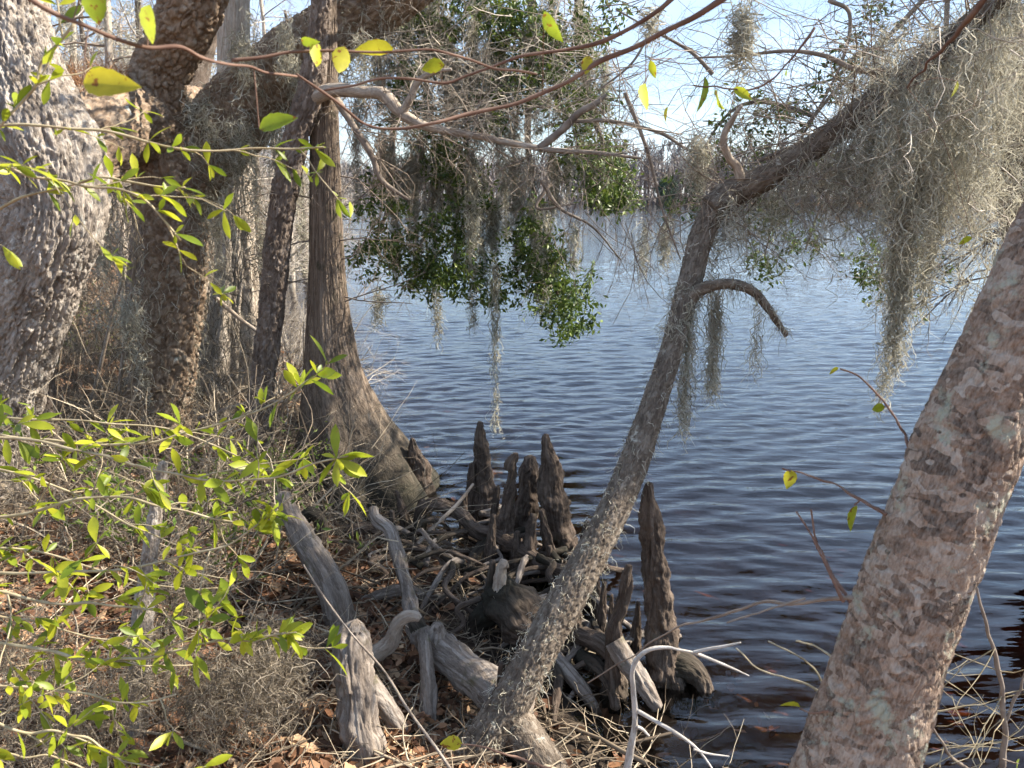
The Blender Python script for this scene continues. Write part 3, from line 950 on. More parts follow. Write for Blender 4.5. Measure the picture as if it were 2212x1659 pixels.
# leaning mossy tree in the middle: two feet, bent trunk, long limb to the right
lean = thing('leaning_tree', 'slender leaning tree hung with curly moss, bent over the lake in front of the knees', 'tree', P(960, 1740, 2.75))
LEAN = [(955, 1745, 2.72), (1010, 1655, 2.78), (1085, 1545, 2.86), (1160, 1410, 2.95), (1240, 1265, 3.08), (1310, 1135, 3.22), (1365, 1010, 3.38), (1410, 880, 3.55), (1455, 740, 3.74), (1490, 610, 3.92), (1520, 500, 4.06), (1560, 428, 4.12)]
mkt('trunk', trunk(LEAN, [54, 46, 44, 39, 37, 34, 30, 26, 24, 24, 25, 26], 520, 120, d_plates(0.008, 75, 0.35, 41)), M['lean'], lean)
LIMB = [(1535, 455, 4.08), (1585, 415, 4.12), (1640, 390, 4.1), (1710, 350, 4.08), (1790, 295, 4.05), (1870, 235, 4.0), (1950, 180, 3.95), (2040, 100, 3.9), (2130, 20, 3.85), (2230, -80, 3.8)]
mkt('limb', trunk(LIMB, [30, 31, 28, 26, 25, 28, 26, 24, 22, 20], 300, 80, d_plates(0.007, 60, 0.4, 43)), M['lean'], lean)
mkt('root', trunk([(1075, 1515, 2.87), (1110, 1560, 2.86), (1155, 1625, 2.80), (1205, 1700, 2.76), (1235, 1760, 2.74)], [34, 42, 44, 48, 55], 130, 70, d_plates(0.007, 70, 0.3, 45)), M['lean'], lean)
BOW = [(1478, 655, 3.86), (1510, 628, 3.84), (1545, 615, 3.82), (1590, 615, 3.82), (1630, 632, 3.82), (1660, 668, 3.82), (1698, 725, 3.82)]
mkt('branch', trunk(BOW, [17, 13, 11, 10, 8.5, 7, 4], 110, 22, d_ridges(0.004, 60, 20, 47, 0.25)), M['lean'], lean)
mkt('branch', trunk([(1602, 395, 4.08), (1592, 360, 4.06), (1575, 340, 4.04), (1562, 300, 4.02), (1580, 262, 4.0), (1602, 228, 3.98)], [11, 9, 8, 7, 6, 3], 60, 12, d_ridges(0.003, 50, 10, 23, 0.2)), M['palebranch'], lean)
mkt('branch', trunk([(1965, 175, 3.95), (1930, 158, 4.0), (1850, 150, 4.05), (1780, 120, 4.1), (1700, 110, 4.15), (1600, 120, 4.2), (1500, 125, 4.25)], [9, 8, 6, 5, 4, 3, 2], 90, 9), M['twig'], lean)
mkt('branch', trunk([(1900, 225, 4.0), (1830, 260, 4.15), (1760, 300, 4.3), (1690, 330, 4.4), (1640, 345, 4.5)], [12, 11, 9, 7, 4], 60, 12, d_ridges(0.004, 50, 10, 23, 0.2)), M['flaky'], lean)
mkt('branch', trunk([(1935, 275, 3.95), (1955, 340, 3.9), (1975, 390, 3.88), (1972, 460, 3.88), (1968, 560, 3.88)], [10, 9, 8, 6, 3], 60, 10), M['flaky'], lean)
lp = path(LIMB, 80)
q = lp[rng.integers(4, 79, 70)]
tw = twigs(q, rng.normal(size=(70, 3)) * np.array([1, 0.9, 0.8]) + np.array([-0.3, 0.2, -0.1]), 0.65, 0.0045, 3, 5, 0.03, 0.22, 0.8)
strands_obj('twigs', tw, M['twig'], lean, 3)
pale_tw = twigs(lp[rng.integers(30, 79, 34)], rng.normal(size=(34, 3)) + np.array([0.2, -0.2, -0.5]), 0.45, 0.0035, 3, 5, 0.06, 0.26, 0.9)
strands_obj('twigs', pale_tw, M['paletwig'], lean, 3)

# lichen spotted trunk close to the camera
lich = thing('lichened_tree', 'thick lichen spotted trunk with pinkish bark, close by and leaning out of the picture', 'tree', P(1760, 1900, 1.42))
LICH = [(1755, 1960, 1.40), (1800, 1800, 1.42), (1845, 1660, 1.44), (1905, 1480, 1.46), (1965, 1300, 1.48), (2030, 1120, 1.50), (2100, 940, 1.52), (2178, 760, 1.54), (2268, 560, 1.57), (2380, 330, 1.6), (2510, 60, 1.7), (2640, -250, 1.85), (2760, -600, 2.05)]
mkt('trunk', trunk(LICH, [135, 124, 113, 111, 111, 105, 101, 97, 93, 90, 84, 78, 70], 560, 240, d_plates(0.0055, 34, 0.9, 51, sharp=6)), M['lichen'], lich)
top = P(2680, -600, 2.05)  # branches and leaf crown out of view, added to cast dapples
bl = [(top, (0.5, 0.5, 1)), (top, (1, 0.6, 0.4)), (P(2440, 60, 1.7), (0.9, 0.6, 0.3))]
ctw = twigs([b[0] for b in bl], [b[1] for b in bl], 2.6, 0.035, 4, 6, -0.02, 0.12, 0.75, 7)
strands_obj('shade_limbs', ctw, M['twig'], lich, 4)
leaf_obj('crown', clumps(tips(ctw, 50), [(0.22, 0.22, 0.18)] * 50, 3, 8, 0.07), 0.075, M['oakleaf'], lich)

# dark tree at the far edge behind the lichened trunk, and the leafy trees whose boughs hang over the lake
edge = thing('edge_tree', 'dark moss hung tree at the edge beyond the lichened trunk', 'tree', P(2300, 1500, 4.6))
mkt('trunk', trunk([(2330, 1300, 4.7), (2280, 900, 4.7), (2235, 600, 4.7), (2205, 420, 4.7), (2190, 250, 4.7), (2175, 100, 4.7), (2150, -100, 4.7)], [60, 50, 44, 40, 36, 34, 32], 160, 60, d_plates(0.02, 26, 0.5, 61)), M['flaky'], edge)
q = path([(2235, 600, 4.7), (2205, 420, 4.7), (2190, 250, 4.7), (2175, 100, 4.7)], 40)[rng.integers(0, 40, 46)]
tw = twigs(q, rng.normal(size=(46, 3)) * np.array([0.7, 0.6, 0.5]) + np.array([-1, -0.2, 0.0]), 0.9, 0.008, 3, 5, 0.03, 0.22, 0.8)
strands_obj('twigs', tw, M['twig'], edge, 3)
# ------------------------------------------------------------------ cypress knees, stumps and roots
def gz(p):
    return float(height(np.array([p[0]]), np.array([p[1]]))[0])

def knee(label, pts, rpx, Y=None, lump=0.2, foot=None, group='cypress knees at the lake edge', mat='knee', name='cypress_knee', cat='cypress knee', seed=None, flare=0.18, fl=5, sink=0.06):
    """pts from foot to tip on the photo grid; the foot stands on the ground seen there unless Y is given"""
    seed = seed or int(rng.integers(1, 9999))
    if Y is None:
        Y = GP(*pts[0][:2])[1]
    C = [P(p[0], p[1], (p[2] if len(p) > 2 else Y)) for p in pts]
    R = [r * 0.71 * mpp(p[0], p[1], Y) for r, p in zip(rpx, pts)]
    base = C[0].copy()
    g0 = gz(base)
    if base[2] > g0 - sink:                      # carry the foot down into the ground
        d = base.copy()
        d[2] = g0 - sink
        C = [d] + C
        R = [R[0] * 1.25] + R
    L = sum(np.linalg.norm(a - b) for a, b in zip(C[1:], C[:-1]))
    rings = int(np.clip(L / 0.008, 50, 170))
    t = tube(C, R, rings, 64, d_knee(0.012, seed, 0.25 + lump, flute(fl, flare, 0.16, seed % 7, seed % 5)))
    o = mkt(name, t, M[mat])
    return tag(o, label, cat, group)

G1 = 'cypress knees at the lake edge'
knee('tallest slim knee of the clump, its narrow tip nearest the cypress', [(1050, 1135), (1046, 1060), (1042, 990), (1037, 950), (1036, 912)], [42, 33, 24, 16, 7], 5.45)
knee('broad tall knee with a pale sunlit crown, rightmost of the clump', [(1225, 1235), (1205, 1150), (1193, 1060), (1188, 1000), (1181, 965), (1179, 940)], [58, 44, 36, 27, 16, 8], 4.85)
knee('blunt square topped knee wedged between the two tallest knees', [(1128, 1160), (1135, 1090), (1143, 1030), (1145, 988)], [34, 30, 26, 13], 5.05)
knee('thin knobbly knee bent at its tip, in front of the blunt knee', [(1083, 1165), (1094, 1110), (1102, 1060), (1108, 1020), (1106, 1005), (1116, 980)], [34, 18, 15, 12, 17, 6], 4.8, lump=0.4)
knee('low dark knee hugging the side of the tallest slim knee', [(1018, 1120), (1019, 1060), (1020, 1002)], [16, 13, 8], 5.4)
knee('small rounded knee half hidden between the knobbly and the blunt knee', [(1068, 1120), (1072, 1080), (1076, 1052)], [9, 9, 6], 5.1)
knee('tall lone knee standing apart in the water, with a mossy foot', [(1440, 1485), (1432, 1400), (1424, 1310), (1413, 1210), (1405, 1120), (1402, 1045)], [72, 46, 40, 33, 26, 10], 3.5, fl=4, flare=0.25)
knee('crooked pale knee with knobs beside the lone tall knee', [(1330, 1480), (1322, 1410), (1330, 1350), (1346, 1300), (1352, 1262), (1360, 1222)], [30, 17, 19, 15, 16, 9], 3.35, lump=0.38)
knee('slim dark knee showing beside the upper trunk of the leaning tree', [(1258, 1225), (1262, 1170), (1268, 1125)], [15, 12, 6], 4.5)
knee('short knobbed knee between the leaning trunk and the crooked pale knee', [(1300, 1340), (1302, 1300), (1306, 1258)], [12, 9, 6], 3.8)
knee('very thin finger knee beside the short knobbed one', [(1318, 1370), (1320, 1330), (1321, 1285)], [9, 8, 4], 3.7)
knee('rounded grey knee leaning in front of the broad tall knee', [(1138, 1245), (1143, 1180), (1152, 1112)], [24, 19, 9], 4.6)
knee('narrow knee sloping against the foot of the broad tall knee', [(1205, 1250), (1187, 1180), (1169, 1102)], [18, 14, 8], 4.65)
knee('stubby knee low between the two sloping grey knees', [(1184, 1250), (1186, 1215), (1187, 1180)], [12, 12, 7], 4.6)
knee('pointed knee in the dark shallows beside the cypress toe', [(885, 1165), (872, 1110), (856, 1062)], [20, 13, 6], None)
knee('small cone knee growing on the toe of the big cypress', [(905, 1020), (897, 985), (890, 948)], [34, 20, 6], 6.1)
knee('straight dark knee post near the horizontal root', [(850, 1175), (848, 1140), (846, 1105)], [11, 10, 8], None)
knee('dark peg knee beside the start of the arching root', [(905, 1160), (908, 1120), (912, 1080)], [14, 13, 9], None)
knee('tiny knee stub on the fallen log beside the leaning tree', [(1082, 1490), (1083, 1460), (1084, 1432)], [12, 11, 7], 2.98)
knee('slender knee behind the leaning trunk, low over the roots', [(1235, 1275), (1238, 1240), (1240, 1205)], [10, 9, 5], 4.2)
knee('dark blunt knee under the leaning trunk by the water', [(1290, 1300), (1285, 1260), (1283, 1228)], [14, 13, 9], 4.1)
knee('squat mossy knee under the arching root stump', [(1235, 1380), (1240, 1340), (1245, 1310)], [26, 20, 12], 3.7)

knee('small dark knee at the very foot of the tallest slim knee', [(1000, 1150), (1002, 1110), (1004, 1068)], [13, 11, 6], 5.2)
knee('short dark knee in front of the knobbly knee', [(1058, 1200), (1062, 1150), (1066, 1112)], [15, 12, 7], 4.6)
knee('stub knee in front of the blunt square topped knee', [(1112, 1225), (1116, 1180), (1118, 1148)], [14, 12, 7], 4.6)
knee('thin spike knee at the water side of the broad tall knee', [(1262, 1290), (1256, 1240), (1250, 1190)], [14, 11, 5], 4.3)
knee('low knee stub among the roots left of the arched stump', [(1000, 1300), (1004, 1265), (1006, 1238)], [14, 12, 7], 4.3)
knee('pointed dark knee in the shallows between the lone knee and the leaning trunk', [(1372, 1400), (1376, 1350), (1378, 1300)], [14, 11, 5], 3.6)

def wood(name, label, cat, pts, rpx, Y, mat='grey', lump=0.18, group=None, seg=48, amp=0.004, extra=None, parent=None, tipped=True):
    """a root, log or stump whose points lie on the photo grid; Y one depth or a list"""
    Ys = Y if isinstance(Y, (list, tuple)) else [Y] * len(pts)
    C = [P(a, b, y) for (a, b), y in zip(pts, Ys)]
    R = [r * mpp(a, b, y) for r, (a, b), y in zip(rpx, pts, Ys)]
    L = sum(np.linalg.norm(a - b) for a, b in zip(C[1:], C[:-1]))
    t = tube(C, R, int(np.clip(L / 0.009, 40, 180)), seg, d_knee(amp * 2.2, int(rng.integers(1, 9999)), lump * 1.8) if seg > 20 else d_ridges(amp, 50, 4, 7, lump))
    o = mkt(name, t, M[mat], parent)
    return o if parent is not None else tag(o, label, cat, group)

# arching stump with two prongs on top and two legs
st = thing('arched_stump', 'dark arched root stump with two short prongs on top, behind the leaning trunk', 'stump', P(1090, 1400, 3.75))
wood('body', None, None, [(1062, 1262), (1085, 1285), (1115, 1320), (1150, 1370), (1190, 1425), (1225, 1480)], [26, 44, 50, 46, 38, 26], [3.8, 3.78, 3.74, 3.68, 3.6, 3.5], 'knee', 0.2, seg=80, amp=0.006, parent=st)
wood('leg', None, None, [(1060, 1320), (1020, 1365), (995, 1410), (985, 1450), (980, 1490)], [26, 22, 19, 17, 16], [3.8, 3.85, 3.85, 3.85, 3.85], 'knee', 0.2, parent=st)
wood('prong', None, None, [(1078, 1300), (1080, 1260), (1084, 1225), (1090, 1216)], [20, 13, 10, 12], 3.74, 'palebranch', 0.3, parent=st)
wood('prong', None, None, [(1058, 1290), (1062, 1250), (1064, 1212)], [13, 10, 7], 3.78, 'knee', 0.3, parent=st)

wood('arching_root', 'twisting dark root arching from the shallows across the foot of the knees', 'root',
     [(905, 1150), (912, 1100), (950, 1092), (995, 1112), (1030, 1145), (1085, 1165), (1130, 1190), (1180, 1225), (1235, 1245), (1270, 1275)], [12, 13, 13, 14, 14, 20, 16, 17, 20, 24], [5.0, 5.0, 4.95, 4.9, 4.8, 4.75, 4.6, 4.5, 4.4, 4.3], 'knee')
wood('prop_root', 'thick prop root dropping from the knobbly knee to the bank', 'root', [(1070, 1165), (1035, 1200), (1015, 1250), (1012, 1290), (1030, 1330), (1060, 1380)], [18, 17, 18, 19, 17, 14], [4.75, 4.7, 4.6, 4.5, 4.4, 4.3], 'knee')
wood('level_root', 'level brown root running from the curved log towards the crooked branch', 'root', [(690, 1160), (740, 1150), (790, 1142), (830, 1150)], [12, 11, 11, 9], [4.7, 4.75, 4.8, 4.8], 'knee')
wood('crooked_branch', 'crooked branch standing out of the litter with a hooked top', 'branch', [(806, 1098), (812, 1122), (842, 1145), (856, 1190), (872, 1245), (885, 1300), (895, 1350), (905, 1390)], [9, 10, 12, 13, 13, 14, 15, 15], [4.2, 4.15, 4.1, 4.0, 3.9, 3.8, 3.65, 3.55], 'grey')
fl_ = thing('fallen_log', 'curved grey log with a knobbed end, sloping down to the foot of the leaning tree', 'log', P(1100, 1530, 2.95))
wood('body', None, None, [(908, 1370), (940, 1398), (985, 1432), (1040, 1475), (1085, 1510), (1125, 1545)], [22, 34, 36, 38, 40, 40], [3.45, 3.35, 3.25, 3.12, 3.02, 2.95], 'grey', 0.12, parent=fl_)
wood('knob', None, None, [(940, 1400), (942, 1372), (946, 1348)], [20, 18, 9], 3.33, 'grey', 0.35, parent=fl_)
wood('knob', None, None, [(925, 1390), (905, 1360), (895, 1335)], [17, 15, 14], [3.4, 3.45, 3.5], 'knee', 0.2, parent=fl_)
wood('elbow_root', 'pale elbow shaped root beside the split stump', 'root', [(775, 1430), (815, 1410), (845, 1385), (858, 1350), (880, 1332), (905, 1332)], [17, 16, 15, 13, 12, 10], [3.3, 3.3, 3.3, 3.3, 3.3, 3.3], 'palebranch', 0.15)
p0 = GP(925, 1625)
wood('root_post', 'upright brown root post under the knobbed log', 'post', [(928, 1660), (926, 1560), (925, 1480), (918, 1400), (912, 1370)], [17, 16, 15, 13, 13], [2.98, 3.0, 3.08, 3.2, 3.35], 'grey', 0.12)
sp = thing('split_stump', 'weathered split stump with a mossy rounded top standing in dead leaves', 'stump', P(790, 1650, 2.75))
wood('body', None, None, [(800, 1700), (790, 1640), (778, 1570), (768, 1490), (762, 1420), (765, 1372), (770, 1346)], [46, 40, 37, 36, 37, 30, 14], [2.72, 2.74, 2.78, 2.85, 2.92, 2.98, 3.0], 'grey', 0.16, seg=90, amp=0.008, parent=sp)
wood('leg', None, None, [(795, 1470), (830, 1520), (860, 1570), (890, 1620)], [18, 18, 17, 16], [2.9, 2.9, 2.9, 2.9], 'grey', 0.15, parent=sp)
wood('splinter', None, None, [(752, 1500), (745, 1455), (748, 1415)], [7, 9, 5], [2.78, 2.82, 2.86], 'grey', 0.2, parent=sp)
wood('curved_log', 'smooth dark log curving up out of the leaf litter beside the shrub', 'log', [(745, 1380), (735, 1335), (720, 1280), (690, 1220), (655, 1165), (630, 1115), (610, 1070)], [36, 31, 30, 28, 25, 20, 16], [3.75, 3.78, 3.8, 3.85, 3.9, 3.95, 4.0], 'grey', 0.08, seg=60)
wood('root_loop', 'mossy root loop bending down behind the curved log', 'root', [(655, 1120), (672, 1108), (690, 1125), (690, 1160), (680, 1195)], [13, 13, 13, 12, 12], 4.25, 'knee', 0.15)
RG = 'roots running from the knees into the water'
for k, (lab, pts, rr, Y) in enumerate([
    ('thick grey root sloping from the crooked pale knee into the water', [(1325, 1385), (1352, 1430), (1385, 1475), (1420, 1530)], [20, 20, 17, 12], [3.35, 3.3, 3.25, 3.2]),
    ('forked grey root sprawling below the leaning trunk', [(1180, 1400), (1215, 1440), (1260, 1490), (1295, 1545)], [18, 17, 13, 8], [3.55, 3.45, 3.35, 3.25]),
    ('thin root bending down beside the forked grey root', [(1185, 1420), (1205, 1460), (1200, 1520), (1195, 1570)], [10, 9, 8, 6], [3.5, 3.35, 3.2, 3.1]),
    ('smooth root humped over the water behind the leaning trunk', [(1200, 1350), (1250, 1370), (1300, 1390), (1340, 1430)], [16, 18, 18, 15], [3.8, 3.65, 3.5, 3.4]),
    ('mossy swollen root lying at the foot of the lone tall knee', [(1440, 1440), (1475, 1440), (1505, 1460), (1530, 1500)], [26, 26, 24, 14], [3.5, 3.48, 3.45, 3.4]),
    ('dark root reaching from the squat mossy knee to the bank', [(1255, 1420), (1290, 1440), (1320, 1480), (1330, 1530)], [15, 15, 12, 9], [3.55, 3.45, 3.35, 3.25]),
    ('long low root crossing the bank behind the elbow root', [(700, 1330), (780, 1300), (860, 1275), (905, 1285), (960, 1295), (1010, 1310)], [9, 11, 12, 12, 11, 8], [4.0, 4.05, 4.1, 4.15, 4.2, 4.2]),
    ('slender root lying along the bank below the curved log', [(500, 1345), (580, 1370), (660, 1375), (740, 1400)], [7, 8, 8, 7], [3.5, 3.5, 3.5, 3.5])]):
    wood('lake_root', lab, 'root', pts, rr, Y, 'grey' if k in (0, 1, 6) else 'knee', 0.16, RG)

kb = [(1050, 1130, 5.3), (1215, 1225, 4.7), (1130, 1160, 4.9), (1085, 1180, 4.7), (1150, 1240, 4.5), (1200, 1260, 4.5), (1250, 1290, 4.2), (1300, 1340, 3.8), (1320, 1420, 3.5), (1240, 1390, 3.7), (1180, 1330, 4.0), (1120, 1350, 3.9), (1060, 1280, 4.2), (1000, 1230, 4.4), (850, 1180, 4.7), (920, 1200, 4.6), (960, 1260, 4.3), (800, 1220, 4.5), (900, 1260, 4.3)]
for k in range(70):                                     # tangle of thinner roots at the foot of the knees
    a_ = kb[k % len(kb)]
    p_ = P(a_[0] + rng.normal() * 18, a_[1] + rng.normal() * 10, a_[2])
    p_[2] = max(gz(p_), -0.03) + rng.uniform(0.06, 0.22)
    ang = rng.uniform(0, 6.283)
    L_ = rng.uniform(0.25, 0.75)
    C = []
    for t_ in np.linspace(0, 1, 5):
        c_ = p_ + np.array([math.cos(ang + t_ * rng.normal() * 0.5), math.sin(ang + t_ * 0.6), 0]) * L_ * t_ + rng.normal(size=3) * 0.02 * (t_ > 0)
        c_[2] = p_[2] * (1 - t_ ** 1.5) + (gz(c_) - 0.05) * t_ ** 1.5 + 0.08 * math.sin(t_ * 3.1)
        C.append(c_)
    r_ = rng.uniform(0.010, 0.024)
    t3 = tube(C, np.linspace(r_, r_ * 0.55, 5), 40, 20, d_knee(0.005, k + 300, 0.3))
    tag(mkt('tangled_root', t3, M['knee'] if k % 3 else M['grey']), 'thin dark root in the tangle at the foot of the knees', 'root', 'root tangle at the foot of the knees')

# straight pale stick propped across the knees, bleached branch in front of the water
wood('propped_stick', 'straight pale stick propped against the tallest knee', 'stick', [(878, 1202), (930, 1145), (985, 1092), (1022, 1046)], [4, 4, 4, 3], [4.6, 4.75, 4.9, 5.05], 'palebranch', 0.1, seg=10, amp=0.001)
wb = thing('bleached_branch', 'bare white forked branch arching up in front of the dark water', 'branch', P(1355, 1680, 2.5))
wood('stem', None, None, [(1350, 1690), (1362, 1620), (1372, 1560), (1368, 1490), (1366, 1450), (1378, 1420), (1405, 1402), (1440, 1398), (1470, 1404), (1500, 1410)], [7.5, 7, 6.2, 5.8, 5.4, 5, 4.5, 3.8, 3.3, 2.8], 2.5, 'white', 0.45, seg=14, amp=0.002, parent=wb)
wood('fork', None, None, [(1498, 1410), (1530, 1402), (1565, 1396), (1600, 1388)], [4, 3.2, 2.6, 1.5], [2.5, 2.48, 2.46, 2.44], 'white', 0.4, seg=8, amp=0.0005, parent=wb)
wood('fork', None, None, [(1500, 1410), (1545, 1428), (1585, 1445), (1618, 1460)], [4, 3, 2.3, 1.3], [2.5, 2.5, 2.5, 2.5], 'white', 0.4, seg=8, amp=0.0005, parent=wb)
wood('fork', None, None, [(1376, 1535), (1420, 1560), (1470, 1590), (1510, 1622), (1545, 1670)], [4.5, 4, 3.6, 3, 2.2], [2.5, 2.46, 2.42, 2.4, 2.38], 'white', 0.4, seg=10, amp=0.0005, parent=wb)
wood('spur', None, None, [(1376, 1570), (1388, 1576), (1402, 1590)], [4, 3.5, 2], 2.49, 'white', 0.4, seg=8, amp=0.0005, parent=wb)
wood('spur', None, None, [(1498, 1618), (1530, 1628), (1575, 1634)], [3, 2.2, 1.0], 2.4, 'white', 0.4, seg=8, amp=0.0005, parent=wb)
wood('fallen_branch', 'brown slanting branch leaning across the litter beside the split stump', 'branch', [(655, 1220), (700, 1290), (760, 1370), (830, 1450), (880, 1530), (945, 1620), (985, 1680)], [1.6, 2, 2.3, 2.6, 3, 3.4, 3.8], [2.6, 2.55, 2.5, 2.45, 2.4, 2.36, 2.33], 'twig' if False else 'grey', 0.1, seg=10, amp=0.0008)

# ------------------------------------------------------------------ sticks, twig litter, dead leaves
def ground_pts(n, xr, yr, dmin=0.0, dmax=30):
    x = rng.uniform(*xr, n * 4)
    y = rng.uniform(*yr, n * 4)
    d = lake_sd(x, y)
    ok = (d > dmin) & (d < dmax)
    x, y = x[ok][:n], y[ok][:n]
    return np.stack([x, y, height(x, y)], -1)

SG = 'dead sticks scattered over the bank'
gp = ground_pts(130, (-2.6, 0.7), (2.5, 6.2), -0.25)
for k, p in enumerate(gp):
    a = rng.uniform(0, math.pi)
    L = rng.uniform(0.25, 0.95)
    K = 7
    u = np.linspace(-0.5, 0.5, K)
    bend = rng.normal() * 0.25
    xy = np.stack([p[0] + u * L * math.cos(a) + bend * u * u * math.sin(a), p[1] + u * L * math.sin(a) - bend * u * u * math.cos(a)], -1)
    xy += rng.normal(size=xy.shape) * 0.008
    z = np.maximum(height(xy[:, 0], xy[:, 1]), p[2] - 0.1)
    z = z.mean() + (u * rng.normal() * 0.25 * L) * 0.6 + (z - z.mean()) * 0.4 + 0.035
    c = np.column_stack([xy, z])
    r0 = rng.uniform(0.004, 0.012)
    side = [(c[None], (r0 * (1 - 0.6 * np.linspace(0, 1, K)))[None])]
    side += twigs(c[rng.integers(2, 6, 2)], rng.normal(size=(2, 3)) * 0.5 + np.array([math.cos(a), math.sin(a), 0.2]), L * 0.35, r0 * 0.5, 1, 3, 0, 0.2, K=K)
    o = strands_obj('fallen_stick', side, M['stick'], None, 5)
    tag(o, 'grey dead stick lying among the roots and leaves of the bank', 'stick', SG)

gp = ground_pts(6000, (-4.5, 0.9), (2.2, 9.0), -0.35)
gp[:, 2] += rng.random(len(gp)) * 0.07
tl = twigs(gp, np.column_stack([rng.normal(size=(len(gp), 2)), rng.normal(size=len(gp)) * 0.22]), rng.uniform(0.08, 0.4, len(gp)), rng.uniform(0.0015, 0.005, len(gp)), 2, 1, 0, 0.15, 0.8)
tag(strands_obj('twig_litter', tl, M['stick'], None, 3), 'fine dead twigs littering the bank', 'twigs', kind='stuff')

def dead_leaves(gp, size):
    n = len(gp)
    a = rng.random(n) * 6.283
    nrm = norm(np.column_stack([rng.normal(size=(n, 2)) * 0.55, np.ones(n)]))
    ax = norm(np.cross(nrm, np.column_stack([np.cos(a), np.sin(a), np.zeros(n)])))
    sd_ = np.cross(nrm, ax)
    L = (size * rng.uniform(0.5, 1.25, n))[:, None]
    W_ = L * rng.uniform(0.25, 0.42, (n, 1))
    cu = L * rng.uniform(-0.10, 0.30, (n, 1))
    c = gp[:, :3] + nrm * 0.012
    V = np.stack([c - ax * L * .5 + nrm * cu * .6, c - ax * L * .18 + sd_ * W_ * .8 + nrm * cu * .7, c - ax * L * .1, c - ax * L * .22 - sd_ * W_ * .8 + nrm * cu * .8,
                  c + ax * L * .22 + sd_ * W_ + nrm * cu, c + ax * L * .18 - nrm * cu * .1, c + ax * L * .2 - sd_ * W_ + nrm * cu * .9, c + ax * L * .55 + nrm * cu * .5], 1).reshape(-1, 3)
    b = (np.arange(n) * 8)[:, None]
    F3 = np.vstack([b + np.array(t) for t in ((0, 2, 1), (0, 3, 2), (4, 5, 7), (5, 6, 7))])
    F4 = np.vstack([b + np.array(t) for t in ((1, 2, 5, 4), (2, 3, 6, 5))])
    return V, [F4, F3], np.repeat(rng.random(n), 8)
gp = np.vstack([ground_pts(15000, (-3.2, 0.9), (2.2, 6.6), 0.5), ground_pts(9000, (-9, 0), (6, 16), 0.0), ground_pts(500, (-1.5, 0.9), (2.3, 6.2), 0.02)])
gp[:, 2] += rng.random(len(gp)) * 0.02
V, F, r = dead_leaves(gp, 0.075)
tag(mk('leaf_litter', V, F, M['litter'], origin=(0, 4, 0.2), smooth=False, attrs={'rnd': r}), 'rust brown dead leaves covering the bank', 'leaf litter', kind='stuff')
# leaves sunk in the shallows
gp = ground_pts(350, (-1.5, 2.0), (2.4, 8), -1.1, -0.05)
gp[:, 2] += 0.01
V, F, r = dead_leaves(gp, 0.07)
tag(mk('sunken_leaves', V, F, M['litter'], origin=(0.5, 4, -0.1), smooth=False, attrs={'rnd': r}), 'dead leaves lying on the lake bed in the shallows', 'leaves', kind='stuff')
# ------------------------------------------------------------------ leafy oak bough hanging over the lake, with its moss
bough = thing('overhanging_oak', 'evergreen oak boughs drooping over the lake behind the pale branch', 'tree', P(1100, -700, 8.6))
mkt('limb', trunk([(500, -150, 9.6), (700, -210, 9.2), (900, -170, 8.9), (1080, -140, 8.6), (1250, -150, 8.4), (1450, -230, 8.2)], [60, 55, 48, 42, 36, 26], 100, 50, d_plates(0.02, 20, 0.6, 71)), M['flaky'], bough)
mkt('trunk', trunk([(330, 720, 10.2), (360, 420, 10.1), (400, 100, 9.9), (500, -150, 9.6)], [66, 58, 56, 60], 90, 50, d_plates(0.025, 20, 0.5, 73)), M['flaky'], bough)
BR = [[(930, -170, 8.8), (945, 60, 8.7), (970, 240, 8.6), (940, 420, 8.6), (900, 560, 8.6)],
      [(1080, -140, 8.6), (1030, 60, 8.5), (1010, 260, 8.4), (1010, 430, 8.3), (980, 560, 8.3)],
      [(1140, -140, 8.6), (1150, 100, 8.5), (1140, 300, 8.4), (1165, 480, 8.3), (1205, 640, 8.2)],
      [(1260, -150, 8.4), (1250, 60, 8.4), (1275, 220, 8.3), (1310, 330, 8.2), (1345, 400, 8.2)],
      [(900, -170, 8.9), (880, 60, 8.8), (850, 260, 8.8), (845, 420, 8.8), (800, 550, 8.8)],
      [(1100, 60, 8.5), (1180, 120, 8.4), (1230, 180, 8.3), (1290, 240, 8.3)]]
for b in BR:
    mkt('branch', trunk(b, np.linspace(11, 2.5, len(b)), 90, 12, d_ridges(0.005, 40, 8, 75, 0.25)), M['flaky'], bough)
S = np.concatenate([path(b, 60)[14:] for b in BR])
q = S[rng.integers(0, len(S), 240)]
tw = twigs(q, rng.normal(size=(240, 3)) * np.array([1, 1, 0.7]) + np.array([0.1, 0, -0.25]), 0.6, 0.006, 3, 4, 0.04, 0.2, 0.8)
strands_obj('twigs', tw, M['twig'], bough, 3)
# px, py, half sizes, number of sprays
FO = [(960, 590, 65, 45, 14), (880, 570, 55, 30, 9), (845, 520, 40, 28, 6), (775, 545, 28, 22, 4), (1180, 570, 55, 50, 13), (1215, 640, 50, 45, 14), (1230, 690, 22, 35, 4), (1070, 590, 45, 45, 6),
      (965, 500, 45, 60, 9), (1150, 500, 35, 60, 9), (1310, 380, 60, 45, 13), (1280, 320, 60, 40, 10), (1330, 430, 30, 30, 5), (1260, 230, 60, 40, 10), (1180, 190, 70, 55, 9), (1080, 200, 60, 80, 8),
      (905, 220, 40, 70, 9), (880, 130, 50, 60, 6), (1120, 60, 90, 55, 14), (1200, 90, 60, 50, 9), (1040, 40, 70, 50, 8), (980, 330, 35, 60, 9), (1000, 420, 30, 50, 7), (830, 430, 30, 50, 5), (1230, 160, 55, 40, 8), (1290, 60, 50, 50, 5), (940, 30, 60, 40, 6)]
cs, rs, ns = [], [], []
pos = []
